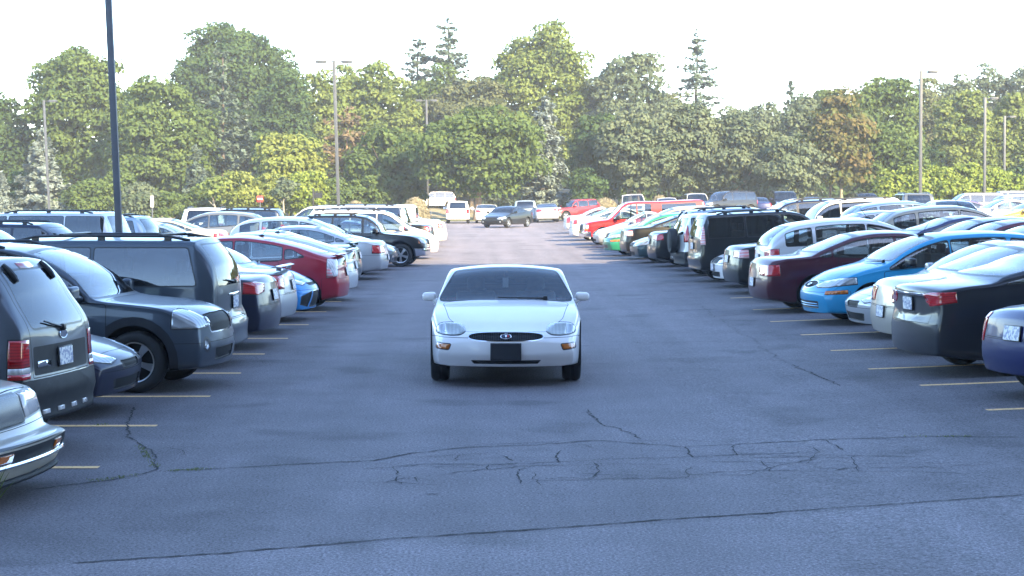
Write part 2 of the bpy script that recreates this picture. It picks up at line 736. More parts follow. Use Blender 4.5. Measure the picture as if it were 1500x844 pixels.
    def windscreen(s, xt, xb, rear=False, mat='shield', name='windshield', margin=.02, zmin=None):
        pts = []
        z0 = (s.zt(xb) + .0) if zmin is None else zmin
        for i in range(11):
            x = xb + (xt - xb) * i / 10
            y, z = s.cpt(x)
            if z >= z0 - .02:
                pts.append((y - margin, max(z, z0)))
        y, z = s.cpt(xb)
        pts.append((y - margin, z0))
        ys, zs = s.section(xt)
        for y, z in list(zip(ys, zs))[s.iC + 1:]:
            if y < pts[-1][0] - .02 or True:
                pts.append((min(y, s.cpt(xt)[0] - margin), z))
        pts = hull(pts + [(-y, z) for y, z in pts])
        pts = rpoly(pts, .05, 3)
        if rear:
            fil = lambda c, n: c.x < xt + .25 and c.x > xb - .35 and n.x < -.06
        else:
            fil = lambda c, n: c.x > xt - .25 and c.x < xb + .3 and n.x > .06
        s.paintf(s.cut(grow(pts, .022), 'F', fil), 'trim')
        f = s.cut(pts, 'F', fil)
        return s.take(f, name, mat)

    def side_windows(s, wins, g=.125, lift=.03, trim=.018):
        for w in wins:
            x0, x1, mat = w[:3]
            if len(w) > 3:
                poly = w[3]
            else:
                pts = []
                for i in range(25):
                    x = x0 + (x1 - x0) * i / 24
                    zl, zh = s.be(x) + lift, s.zt(x) - g
                    if zh > zl + .01:
                        pts += [(x, zl), (x, zh)]
                if len(pts) < 4:
                    continue
                poly = hull(pts)
            poly = rpoly(poly, .035, 3)
            for sd in (1, -1):
                fil = lambda c, n, sd=sd: c.y * sd > .3 and abs(n.y) > .25
                s.paintf(s.cut(grow(poly, trim), 'S', fil), 'trim')
            for sd in (1, -1):
                fil = lambda c, n, sd=sd: c.y * sd > .3 and abs(n.y) > .25
                s.take(s.cut(poly, 'S', fil), 'side_window', mat)

    def doors(s, spans, zlo=.34, handle=True, hmat='paint', front_skew=0):
        for (x0, x1) in spans:
            z1 = lambda x: s.be(x) + .004
            poly = [(x0, z1(x0)), (x0 + .02, zlo + .1), (x0 + .10, zlo), (x1 - .06, zlo), (x1, zlo + .08), (x1, z1(x1))]
            # keep clear of the wheel arches
            for xw in s.axles:
                ra = s.tr + .11
                poly = [(x + 0.0, z) for x, z in poly]
            poly = rpoly(hull(poly), .05, 3)
            for sd in (1, -1):
                fil = lambda c, n, sd=sd: c.y * sd > .4
                s.paintf([f for f in s.cut(grow(poly, .005), 'S', fil) if f.material_index == 0], 'gap')
                fs = s.cut(grow(poly, -.004), 'S', fil)
                for f in fs:
                    f.material_index = 0
                d = s.take(fs, 'door', 'paint')
                if handle and d is not None:
                    bm = bmesh.new()
                    xx, zz = x0 + .17, s.be(x0 + .17) - .085
                    h = s.bvh.ray_cast(Vector((xx, sd * 2, zz)), Vector((0, -sd, 0)))[0]
                    y = abs(h.y) if h else s.W / 2
                    bm_box(bm, (xx, sd * (y + .018), zz), (.2, .022, .03), .009, 2)
                    bm_box(bm, (xx - .07, sd * (y + .006), zz), (.035, .03, .026), .006, 1)
                    bm_box(bm, (xx + .07, sd * (y + .006), zz), (.035, .03, .026), .006, 1)
                    s.add('door_handle', bm, M[hmat], 1, d, paint=hmat == 'paint')

    def hood(s, x0, x1, y0, y1):
        poly = rpoly([(x0, -y0), (x1, -y1), (x1 + .05, 0), (x1, y1), (x0, y0)], .08, 3)
        fil = lambda c, n: c.z > .5 and n.z > .2 and c.x > x0 - .3
        s.paintf(s.cut(grow(poly, .005), 'T', fil), 'gap')
        s.take(s.cut(grow(poly, -.004), 'T', fil), 'hood', 'paint')

    def lamp(s, poly, front=True, mat='lamp', name='headlight', xlim=.55, bezel=.012, off=.006, side=None, level=0, subs=(), label=None):
        """lens outline in the front (or rear) view, wrapping round the corner"""
        for sd in (1, -1):
            pl = [(y * sd, z) for y, z in poly]
            fil = (lambda c, n, sd=sd: c.x > s.L - xlim - .15 and c.y * sd > -.02 and n.x > -.3 and n.z > -.6) if front else (lambda c, n, sd=sd: c.x < xlim + .15 and c.y * sd > -.02 and n.x < .3)
            xl = s.L - xlim if front else xlim
            sp = [(xl, -1), (xl + 3, -1), (xl + 3, 4), (xl, 4)] if front else [(xl, -1), (xl - 3, -1), (xl - 3, 4), (xl, 4)]
            if side:
                sp = side
            if bezel:
                f = s.cut(grow(pl, bezel), 'F', fil)
                f = s.cut(grow(sp, bezel), 'S', None, f)
                s.paintf(f, 'trim')
            f = s.cut(pl, 'F', fil)
            f = s.cut(sp, 'S', None, f)
            rest = f
            extra = []
            for (p2, m2, nm) in subs:
                g = s.cut([(y * sd, z) for y, z in p2], 'F', None, rest)
                gs = set(g)
                allf = set(rest)
                # faces may have been split: rebuild the remainder
                rest = [q for q in s.cut(pl, 'F', fil) if q not in gs]
                rest = [q for q in s.cut(sp, 'S', None, rest) if q not in gs]
                extra.append((g, m2, nm))
            pi = s.take(rest, name, mat, level, None, off, label)
            for g, m2, nm in extra:
                s.take([q for q in g if q.is_valid], nm, m2, level, pi, off)

    def patch(s, poly, view, fil, name, mat, off=0.0, level=0, border=None, bw=.012, label=None, rim=None, parent=None):
        if border:
            s.paintf(s.cut(grow(poly, bw), view, fil), border)
        return s.take(s.cut(poly, view, fil), name, mat, level, parent, off, label, rim)

    def ffil(s, c, n):
        return c.x > s.L - .9 and n.x > .05

    def rfil(s, c, n):
        return c.x < .8 and n.x < -.05

    def bumper(s, front, x, z, mat='paint', name=None):
        if front:
            poly = [(x, .05), (s.L + .4, .05), (s.L + .4, z), (x, z)]
        else:
            poly = [(x, .05), (-.4, .05), (-.4, z), (x, z)]
        fil = lambda c, n: (c.x > s.L - 1.2 if front else c.x < 1.2)
        band = s.cut(grow(poly, .006), 'S', fil)
        s.paintf([f for f in band if f.material_index in (0,)], 'gap')
        fs = [f for f in s.cut(poly, 'S', fil) if f.material_index in (MI['gap'], MI['paint'])]
        for f in fs:
            f.material_index = 0
        return s.take(fs, name or ('front_bumper' if front else 'rear_bumper'), mat)

    def plate(s, front, z, y=0.0, mat='plate', w=.31, h=.155, holder=False, tilt=None):
        x = s.L + 1 if front else -1
        hit = s.bvh.ray_cast(Vector((x, y, z)), Vector((-1 if front else 1, 0, 0)))
        p, n = hit[0], hit[1]
        ang = math.atan2(n.z, abs(n.x)) if tilt is None else tilt
        sg = 1 if front else -1
        bm = bmesh.new()
        rot = Matrix.Rotation(-ang * sg, 4, 'Y')
        bm_box(bm, p + n * .012, (.012, w + .02, h + .02), .004, 1, rot)
        q = s.add('plate_holder', bm, M['trim'], 1)
        bm = bmesh.new()
        bm_box(bm, p + n * .021, (.006, w, h), .002, 1, rot)
        s.add('license_plate', bm, M[mat], 0, q)

    def mirrors(s, x, z, mat='paint', w=.24, h=.16, out=None):
        for sd in (1, -1):
            hit = s.bvh.ray_cast(Vector((x, sd * 2, z - .05)), Vector((0, -sd, 0)))[0]
            y = abs(hit.y) if hit else s.W / 2 - .1
            o = out or .10
            bm = bmesh.new()
            c = Vector((x - .02, sd * (y + o + w * .42), z + .03))
            bm_box(bm, c, (.13, w, h), .055, 4)
            for v in bm.verts:      # taper to the outside
                t = (v.co.y * sd - (y + o)) / w
                v.co.z = c.z + (v.co.z - c.z) * (1.0 - .18 * max(0, t))
                v.co.x -= .03 * max(0, t)
            bm_tube(bm, [(x + .01, sd * (y - .02), z - .04), (x, sd * (y + o + .02), z - .005)], [.04, .032], 10)
            m = s.add('side_mirror', bm, M[mat], 0, paint=mat == 'paint')
            bm = bmesh.new()
            bm_box(bm, c + Vector((-.068, 0, 0)), (.006, w * .8, h * .72), .002, 1)
            s.add('mirror_glass', bm, M['chrome'], 1, m)

    def interior(s, xd, zd, rows, zs=.55, wheel=True):
        W = s.W
        bm = bmesh.new()
        bm_box(bm, (xd + .1, 0, zd - .16), (.55, W * .80, .24), .06, 3)
        bm_box(bm, ((s.axles[0] + s.axles[1]) / 2, 0, s.clr + .12), (abs(s.axles[1] - s.axles[0]) - .3, W * .86, .06), .01, 1)
        d = s.add('dashboard', bm, M['dash'], 1)
        if wheel:
            bm = bmesh.new()
            c = Vector((xd - .28, W * .21, zd - .10))
            rot = Matrix.Translation(c) @ Matrix.Rotation(R(-65), 4, 'Y')
            n = 20
            ring = [rot @ Vector((.18 * math.cos(2 * math.pi * k / n), .18 * math.sin(2 * math.pi * k / n), 0)) for k in range(n + 1)]
            bm_tube(bm, ring, .016, 6, False)
            bm_tube(bm, [ring[0], c, ring[n // 2]], .014, 6)
            s.add('steering_wheel', bm, M['trim'], 1, d)
        for k, x in enumerate(rows):
            zc = zs
            for y in ((W * .21, -W * .21) if k == 0 else (0,)):
                bm = bmesh.new()
                wd = W * .28 if k == 0 else W * .72
                hb = min(.62, s.zt(x - .3) - zc - .30)
                bm_box(bm, (x, y, zc - .10), (.5, wd, .16), .05, 3)
                bm_box(bm, (x - .32, y, zc + hb / 2 - .05), (.15, wd, hb), .06, 3, None)
                for yy in ((y,) if k == 0 else (W * .2, -W * .2)):
                    bm_box(bm, (x - .36, yy, zc + hb + .05), (.10, .24, .17), .045, 3)
                s.add('seat', bm, M['seat'], 1)

    def rack(s, x0, x1, mat='trim', h=.055, yo=.03, cross=()):
        for sd in (1, -1):
            bm = bmesh.new()
            P = []
            for i in range(9):
                x = x0 + (x1 - x0) * i / 8
                y, z = s.cpt(x)
                e = h if 0 < i < 8 else .01
                P.append((x, sd * (y - yo), z + e))
            bm_tube(bm, P, .019, 8)
            for i in (1, 4, 7):
                x = x0 + (x1 - x0) * i / 8
                y, z = s.cpt(x)
                bm_box(bm, (x, sd * (y - yo), z + h / 2 - .01), (.1, .035, h + .01), .01, 1)
            s.add('roof_rail', bm, M[mat], 0)
        for x in cross:
            y, z = s.cpt(x)
            bm = bmesh.new()
            bm_box(bm, (x, 0, z + h + .02), (.06, 2 * y - .08, .022), .008, 1)
            s.add('roof_crossbar', bm, M[mat], 0)

    def spoiler(s, x, z, w, mat='paint', ch=.22, post=.10):
        bm = bmesh.new()
        n = 16
        for i in range(n + 1):
            t = -1 + 2 * i / n
            y = t * w
            zz = z - .02 * t * t
            xx = x + .10 * t * t
            vs = [bm.verts.new((xx, y, zz + .012)), bm.verts.new((xx + ch * .4, y, zz + .028)), bm.verts.new((xx + ch, y, zz - .005)), bm.verts.new((xx + ch * .4, y, zz - .006)), bm.verts.new((xx, y, zz))]
            if i:
                for k in range(5):
                    bm.faces.new((pv[k], pv[(k + 1) % 5], vs[(k + 1) % 5], vs[k]))
            else:
                bm.faces.new(vs)
            pv = vs
        bm.faces.new(pv[::-1])
        for sd in (1, -1):
            bm_box(bm, (x + ch * .5 + .06, sd * w * .72, z - post / 2), (.09, .03, post), .008, 2)
        bmesh.ops.recalc_face_normals(bm, faces=bm.faces)
        s.add('spoiler', bm, M[mat], 0, paint=mat == 'paint')

    def oval(s, front, z, a, b, mat='badge', y0=0.0, ringm='chrome'):
        x = s.L + 1 if front else -1
        hit = s.bvh.ray_cast(Vector((x, y0, z)), Vector((-1 if front else 1, 0, 0)))
        p, n = hit[0], hit[1]
        sg = 1 if front else -1
        rot = Matrix.Translation(p + n * .006) @ Matrix.Rotation(-math.atan2(n.z, abs(n.x)) * sg, 4, 'Y')
        k = 24
        bm = bmesh.new()
        bm_tube(bm, [rot @ Vector((0, a * math.cos(2 * math.pi * i / k), b * math.sin(2 * math.pi * i / k))) for i in range(k + 1)], .005, 6, False)
        o = s.add('badge', bm, M[ringm], 1)
        bm = bmesh.new()
        vs = [bm.verts.new(rot @ Vector((.002 * sg, a * .95 * math.cos(2 * math.pi * i / k), b * .95 * math.sin(2 * math.pi * i / k)))) for i in range(k)]
        bm.faces.new(vs)
        s.add('badge_face', bm, M[mat], 1, o, smooth=False)
        return o, rot, sg

    def wiper(s, a, b, front=False):
        """thin arm lying on the glass, given in the rear view"""
        bm = bmesh.new()
        P = []
        for i in range(7):
            t = i / 6
            y, z = a[0] + (b[0] - a[0]) * t, a[1] + (b[1] - a[1]) * t
            hit = s.bvh.ray_cast(Vector((s.L + 1 if front else -1, y, z)), Vector((-1 if front else 1, 0, 0)))
            P.append(hit[0] + hit[1] * .02)
        bm_tube(bm, P, [.016, .014, .012, .011, .01, .009, .008], 6)
        bm_box(bm, P[0], (.05, .06, .06), .015, 2)
        s.add('wiper', bm, M['trim'], 1)

    def antenna(s, x, y, ln=.4, lean=.5):
        z = s.bvh.ray_cast(Vector((x, y, 5)), Vector((0, 0, -1)))[0].z
        bm = bmesh.new()
        bm_tube(bm, [(x + .06, y, z), (x, y, z + .02), (x - .05, y, z + .015)], [.02, .024, .012], 8)
        bm_tube(bm, [(x, y, z + .015), (x - ln * lean, y, z + ln * .75)], [.006, .0035], 6)
        s.add('antenna', bm, M['trim'], 1)

    def finish(s):
        bm = s.bm
        nn = []
        bm.normal_update()
        for f in bm.faces:      # unpainted underside
            if f.normal.z < -.75 and f.calc_center_median().z < s.clr + .12:
                f.material_index = MI['under']
        for v in bm.verts:
            nn.append(s.nrm(v.co) if any(f.material_index != MI['under'] for f in v.link_faces) else Vector((0, 0, 0)))
        bm.normal_update()
        me = bpy.data.meshes.new('body')
        bm.to_mesh(me)
        bm.free()
        for k in BODY_MATS:
            me.materials.append(M[k])
        me.polygons.foreach_set('use_smooth', [True] * len(me.polygons))
        me.normals_split_custom_set_from_vertices([tuple(n) for n in nn])
        s.parts.append(('body', me, None, 0, True, None))
        MODELS[s.key] = s


def place_car(model, loc, rz, color, label, cat=None, group=None, name=None, level=1, tilt=True):
    s = MODELS[model]
    e = bpy.data.objects.new(name or s.name, None)
    e.empty_display_size = .3
    link(e)
    x, y = loc
    sl = (gz(x + .5) - gz(x - .5)) if tilt else 0
    e.matrix_world = Matrix.Translation((x, y, gz(x))) @ Matrix.Rotation(-math.atan(sl), 4, 'Y') @ Matrix.Rotation(rz, 4, 'Z') @ Matrix.Diagonal((*s.scl, 1))
    tag(e, label, cat or s.cat, group)
    made = {}
    for i, (nm, me, par, lv, pt, lb) in enumerate(s.parts):
        if lv > level or (par is not None and par not in made):
            continue
        o = bpy.data.objects.new(nm, me)
        if par is None:
            link(o, e)
            o.location = (-s.L / 2, 0, 0)
        else:
            link(o, made[par])
        if pt:
            o.color = color
        if lb:
            o['label'] = lb
        made[i] = o
    return e
# ------------------------------------------------------------------ car models


def sedan(key, name='sedan', L=4.80, W=1.82, H=1.46, deck=1.07, hood=.98, tail=None, head=None, tails=None, spoiler=False, grille=None, tbar=None,
          plate_r=.80, tailm='red', shape=0.0, old=False, amber=False, fog=False, hubcap=False, spokes=5, rear_low=True, xbl=None, fr_plate=False, zg=None, ax=None, headm='lamp', glass='glass', two_box=False, cap=0.0):
    ax = ax or (1.02, L - .93)
    xw, xr = L - 1.28 - shape * .1, 0.62 + .35 * (1 - shape)        # windshield base, backlight base
    if xbl:
        xr = xbl
    top = [(0, deck - .10), (.05, deck - .03), (.16, deck - .005), (max(.3, xr - .3), deck + .012), (xr, deck + .035), (xr + .16, deck + .11),
           (xr + .55, H - .15), (xr + .95, H - .035), (xr + 1.35, H), (xw - 1.1, H - .012), (xw - .85, H - .05), (xw - .45, H - .20), (xw - .12, hood + .085), (xw, hood + .025), (xw + .12, hood),
           (L - .8, hood - .10), (L - .35, hood - .19), (L - .12, hood - .26), (L - .03, hood - .31), (L, hood - .37)]
    belt = [(0, deck - .16), (.5, deck - .06), (1.1, deck - .05), (L * .5, hood - .04), (xw - .2, hood - .055), (L - .7, hood - .17), (L - .25, hood - .27), (L, hood - .42)]
    c = Car(name, 'car', L=L, W=W, top=top, belt=belt, axles=ax, tr=.325, clr=.21, spokes=spokes, hubcap=hubcap, tail=tail or Car.D['tail'])
    c.key = key
    c.arches()
    c.windscreen(xw - .80, xw - .05)
    c.windscreen(xr + .85, xr + .10, True, glass, 'rear_window')
    xb = L * .5 + .02
    c.side_windows([(xr + .15, ax[0] + .30, glass), (ax[0] + .35, xb - .03, glass), (xb + .03, xw + .1, glass)] if not two_box else [(xr + .25, xb - .25, glass), (xb - .18, xw + .1, glass)])
    if two_box:
        c.doors([(xb - .30, xw + .12)])
    else:
        c.doors([(ax[0] + .42, xb - .006), (xb + .006, xw + .16)])
    hl = head or [(.42, hood - .36), (.50, hood - .27), (.78, hood - .215), (1.0, hood - .20), (1.0, hood - .30), (.84, hood - .38), (.5, hood - .41)]
    c.lamp(hl, True, headm, 'headlight', .55)
    c.hood(xw + .04, L - .22, W * .42, W * .36)
    tl = tails or [(.44, deck - .12), (.86, deck - .10), (1.0, deck - .12), (1.0, deck - .28), (.80, deck - .30), (.46, deck - .24)]
    c.lamp(tl, False, tailm, 'tail_light', .34)
    if amber:
        c.lamp([(.74, hood - .47), (1.0, hood - .46), (1.0, hood - .52), (.74, hood - .53)], True, 'amber', 'turn_signal', .45, .008)
    zg = zg or hood - .36
    g = grille or [(-.36, zg + .06), (.36, zg + .06), (.32, zg - .06), (-.32, zg - .06)]
    c.patch(rpoly(g, .03), 'F', c.ffil, 'grille', 'grille', -.012, 0, 'chrome' if old else 'trim', .014)
    c.patch(rpoly([(-.48, .40), (.48, .40), (.42, .28), (-.42, .28)], .03), 'F', c.ffil, 'air_intake', 'grille', -.012, 0)
    if fog:
        for sd in (1, -1):
            c.patch([(sd * (.64 + .055 * math.cos(a)), .40 + .055 * math.sin(a)) for a in np.linspace(0, 2 * math.pi, 13)[:-1]], 'F', c.ffil, 'fog_light', 'lamp', .003, 0, 'trim', .02)
    if tbar:
        c.patch(rpoly([(-tbar, deck - .10), (tbar, deck - .10), (tbar, deck - .135), (-tbar, deck - .135)], .01), 'F', c.rfil, 'trunk_bar', 'chrome', .004, 1)
    # boot lid lines
    c.line([(-.66, deck - .12), (-.62, .68), (.62, .68), (.66, deck - .12)], 'F', c.rfil)
    c.plate(False, plate_r)
    if fr_plate:
        c.plate(True, .50)
    c.bumper(False, ax[0] - c.tr - .07, .66 if rear_low else .72)
    c.bumper(True, L - .93 + c.tr + .07, hood - .44)
    c.paintf(c.cut([(-.7, .16), (.7, .16), (.7, .28), (-.7, .28)], 'F', c.rfil), 'plastic')
    c.mirrors(xw - .28, hood + .03)
    c.wheels()
    c.interior(xw - .05, hood - .01, (L * .5 + .35, L * .5 - .55))
    if spoiler:
        c.spoiler(.04, deck + .065, W * .40, ch=.18, post=.08)
    c.finish()
    return c


def suv(key, name='suv', cat='suv', L=4.45, W=1.82, H=1.72, hood=1.08, xw=None, slope=.32, belt_r=1.10, clad=.05, rear_priv=True, ax=None, tr=.355, tails=None, head=None,
        rails=True, spare=False, bumper_m='plastic', tailm='red', gl=None, rear_w=None, rake=.55, roofdrop=.02, plate_z=.93, nose=None, wip=True, hoodL=1.05, rear_hw=.62, clr=.26, Cr=.08, br=.07, tum=.22, grille=None, cross=(), bumpz=.70, doors2=True, Cf=.13, custom=None, amber_in=False, bumper_r=None, glass_all=None, rack_m='trim', tsubs=()):
    xw = xw or L - hoodL - .15
    ax = ax or (.85, L - .87)
    top = [(0, H - .34 - slope * .5), (.03, H - .20), (slope * .35 + .03, H - .10), (slope * .7 + .06, H - .03 - roofdrop), (slope + .25, H - .01 - roofdrop * .6), (L * .42, H), (xw - rake - .42, H - .012),
           (xw - rake - .15, H - .06), (xw - rake * .45, hood + (H - hood) * .48), (xw - .08, hood + .06), (xw + .02, hood + .015), (xw + .15, hood),
           (L - .6, hood - .05), (L - .25, hood - .10), (L - .09, hood - .16), (L - .02, hood - .22), (L, hood - .28)]
    top[0] = (0, H - .30)
    bz = pchip([(0, belt_r), (L * .5, hood - .02), (xw, hood - .04), (L - .6, hood - .11), (L - .2, hood - .19), (L, hood - .34)])
    belt = [(x, bz(x)) for x in np.linspace(0, L, 12)]
    tail = [(.2, .0), (.45, -.04), (.62, 0), (.72, -.05), (.9, -.06), (belt_r, -.07), (H - .3, -.07 - slope * .75), (H, -.07 - slope)]
    c = Car(name, cat, L=L, W=W, top=top, belt=belt, axles=ax, tr=tr, tw=.235, clr=clr, tum=tum, sw=.965, r=.075, c=.04, bf=.13, br=br, Cr=Cr, Rr=.35, Cf=Cf, Rf=.6, tz=max(.5, slope * 1.7 + .2),
            tail=tail, nose=nose or [(.25, -.05), (.5, 0), (.72, -.03), (.95, -.07), (1.2, -.2)])
    c.key = key
    c.arches(clad)
    pv = 'privacy' if rear_priv else 'glass'
    fg = glass_all or 'glass'
    c.windscreen(xw - rake - .10, xw - .03)
    gl = gl or [(-rear_hw + .05, H - .13), (rear_hw - .05, H - .13), (rear_hw, belt_r + .06), (-rear_hw, belt_r + .06)]
    fil = lambda q, n: q.x < .9 and n.x < -.1
    c.patch(rpoly(gl, .06), 'F', fil, 'rear_window', pv, 0, 0, 'trim', .02)
    xb = L * .5 + .08
    xe = slope * .75 + .22
    wins = rear_w or [(xe, ax[0] + .38, pv), (ax[0] + .44, xb - .04, pv), (xb + .03, xw + .1, fg)]
    c.side_windows(wins, g=.115)
    if doors2:
        c.doors([(ax[0] + .44, xb - .006), (xb + .006, xw + .10)], zlo=.42)
    hl = head or [(.50, hood - .36), (.50, hood - .20), (1.0, hood - .14), (1.0, hood - .34), (.7, hood - .37)]
    c.lamp(hl, True, 'lamp', 'headlight', .42)
    c.hood(xw + .05, L - .18, W * .42, W * .38)
    tl = tails or [(rear_hw + .06, belt_r + .0), (1.0, belt_r + .0), (1.0, belt_r - .30), (rear_hw + .06, belt_r - .30)]
    c.lamp(tl, False, tailm, 'tail_light', .22, subs=tsubs)
    g = grille or [(-.44, hood - .19), (.44, hood - .19), (.42, hood - .36), (-.42, hood - .36)]
    c.patch(rpoly(g, .03), 'F', c.ffil, 'grille', 'grille', -.012, 0, 'chrome', .015)
    if custom:
        custom(c)
    yb = rear_hw + .03
    c.line([(-yb, H - .12), (-yb - .03, belt_r + .05), (-yb - .01, bumpz), (yb + .01, bumpz), (yb + .03, belt_r + .05), (yb, H - .12)], 'F', c.rfil)
    if plate_z:
        c.plate(False, plate_z)
    c.bumper(False, ax[0] - tr - .07, bumpz - .02, bumper_r or bumper_m, 'rear_bumper')
    c.bumper(True, ax[1] + tr + .07, .58, bumper_m)
    for sd in (1, -1):
        fil2 = lambda q, n, sd=sd: q.y * sd > .5
        if clad:
            c.paintf([f for f in c.cut([(.2, .1), (L - .2, .1), (L - .2, .40), (.2, .40)], 'S', fil2) if f.material_index != MI['under']], 'plastic')
    c.mirrors(xw - .22, hood + .05, w=.22, h=.19)
    c.wheels()
    c.interior(xw - .05, hood + .0, (L * .5 + .38, L * .5 - .55), zs=.70)
    if rails:
        c.rack(slope + .45, xw - rake - .45, rack_m, cross=cross)
    if wip:
        c.wiper((0.02, belt_r + .03), (.36, belt_r + .10))
    if spare:
        bm = bmesh.new()
        sx = -.08
        z = .98
        prof = [(.001, -.10), (.20, -.10), (.22, -.085), (.31, -.10), (.335, -.07), (.335, .07), (.31, .1), (.2, .1)]
        bm_lathe(bm, prof, 'Z', 36)
        for v in bm.verts:
            v.co = Vector((sx + v.co.z, v.co.x - .05, z + v.co.y))
        bmesh.ops.recalc_face_normals(bm, faces=bm.faces)
        c.add('spare_wheel', bm, M['tyre'], 0)
    c.finish()
    return c


def build_riviera():
    L, W = 5.26, 1.905
    top = [(0, .86), (.05, .93), (.2, .985), (.8, 1.03), (1.15, 1.065), (1.5, 1.16), (1.95, 1.29), (2.4, 1.368), (2.7, 1.385), (2.95, 1.365), (3.1, 1.325), (3.4, 1.16), (3.68, .995), (3.8, .955), (3.95, .935),
           (4.4, .855), (4.8, .765), (5.05, .70), (5.18, .66), (5.24, .62), (5.26, .56)]
    belt = [(0, .80), (.6, .93), (1.6, .95), (2.8, .905), (3.7, .875), (4.3, .80), (4.75, .70), (5.0, .62), (5.26, .48)]
    c = Car('coupe', 'car', L=L, W=W, top=top, belt=belt, axles=(1.32, 4.21), tr=.335, tw=.225, clr=.225, tum=.42, sw=.95, r=.10, c=.05, bf=.30, br=.2, Cf=.06, Rf=1.05, lin=.085,
            nose=[(.2, -.10), (.30, -.05), (.42, 0), (.55, -.015), (.64, -.05), (.75, -.12), (1.0, -.2)])
    c.key = 'riviera'
    c.arches()
    c.windscreen(3.05, 3.74)
    c.windscreen(2.25, 1.22, True, 'glass', 'rear_window')
    c.side_windows([(1.5, 2.1, 'glass'), (2.18, 3.72, 'glass')])
    c.doors([(2.1, 3.62)])
    # tear-drop headlamps, hazed plastic, with the side marker divided off
    hl = rpoly([(.485, .665), (.495, .72), (.54, .748), (.70, .752), (.80, .742), (.845, .70), (.85, .645), (.80, .632), (.66, .622), (.55, .630)], .03, 3)
    c.lamp(hl, True, 'lamp_old', 'headlight', .95, .010, .004, subs=[([(.735, .55), (.745, .80), (.97, .80), (.97, .55)], 'lamp', 'corner_lens')])
    c.lamp(rpoly([(.665, .520), (.825, .525), (.845, .470), (.69, .458)], .015), True, 'amber', 'turn_signal', 1.0, .012)
    # bonnet shut lines run from the mirror roots in to the grille corners
    fil = lambda q, n: q.x > 3.4 and q.z > .5 and n.z > .15
    poly = rpoly([(3.72, -.80), (4.55, -.70), (5.02, -.47), (5.10, 0), (5.02, .47), (4.55, .70), (3.72, .80)], .10, 4)
    c.paintf(c.cut(grow(poly, .004), 'T', fil), 'gap')
    c.take(c.cut(grow(poly, -.003), 'T', fil), 'hood', 'paint')
    # oval grille mouth, sunk in, with bars
    g = [(.445 * math.copysign(abs(math.cos(a))**.75, math.cos(a)), .615 + .050 * math.copysign(abs(math.sin(a))**.8, math.sin(a))) for a in np.linspace(0, 2 * math.pi, 37)[:-1]]
    gi = c.patch(g, 'F', c.ffil, 'grille', 'grille', -.03, 0, 'chrome', .010, rim='trim')
    bm = bmesh.new()
    for k in range(-20, 21):
        y = k * .0215
        hh = .046 * (max(0, 1 - (abs(y) / .445)**2.6))**.7
        if hh < .008:
            continue
        P = []
        for z in (.615 - hh, .615 + hh):
            h = c.bvh.ray_cast(Vector((L + 1, y, z)), Vector((-1, 0, 0)))
            P.append(h[0] + Vector((-.012, 0, 0)))
        bm_tube(bm, P, .0035, 5)
    c.add('grille_bars', bm, M['trim'], 0, gi)
    # oval emblem with three small shields
    o, rot, sg = c.oval(True, .616, .062, .036, 'trim')
    for i, (m, dy) in enumerate((('signred', .026), ('chrome', 0), ('badge', -.026))):
        bm = bmesh.new()
        vs = [bm.verts.new(rot @ Vector((.008, dy + p[0], p[1]))) for p in ((-.011, .018), (.011, .018), (.011, -.004), (0, -.02), (-.011, -.004))]
        bm.faces.new(vs)
        c.add('shield', bm, M[m], 1, o, smooth=False)
    # bumper shut line between lamps and grille, dark front plate, lower valance
    for sd in (1, -1):
        c.line([(sd * .44, .583), (sd * .60, .572), (sd * .90, .588)], 'F', lambda q, n: q.x > L - 1.1 and n.x > .0, w=.007)
    lo = rpoly([(-.42, .325), (.42, .325), (.50, .30), (-.50, .30)], .012)
    c.patch([(-.42, .335), (.42, .335), (.38, .290), (-.38, .290)], 'F', c.ffil, 'air_intake', 'trim', -.03, 0, rim='trim')
    c.line([(-.80, .33), (-.42, .288), (.42, .288), (.80, .33)], 'F', lambda q, n: q.x > L - 1.0 and n.x > 0, w=.006)
    c.plate(True, .442, 0, 'platedark', .35, .185, tilt=.0)
    tl = rpoly([(.30, .80), (.95, .82), (.95, .68), (.30, .66)], .03)
    c.lamp(tl, False, 'red', 'tail_light', .5)
    c.plate(False, .55)
    c.bumper(False, .90, .64)
    f = c.bumper(True, 4.66, .595)
    c.mirrors(3.38, .965, w=.18, h=.125, out=.012)
    c.wheels()
    c.interior(3.62, .93, (2.75, 1.85), zs=.50)
    # rear-view mirror with a white hang tag
    bm = bmesh.new()
    bm_box(bm, (3.02, 0, 1.225), (.05, .25, .065), .02, 3)
    bm_tube(bm, [(3.03, 0, 1.24), (3.06, 0, 1.31)], .012, 6)
    q = c.add('rear_view_mirror', bm, M['trim'], 0)
    bm = bmesh.new()
    bm_box(bm, (3.05, -.005, 1.165), (.004, .075, .13), 0)
    c.add('parking_tag', bm, M['paper'], 0, q, smooth=False)
    c.wiper((.5, .975), (-.1, .985), True)
    c.finish()


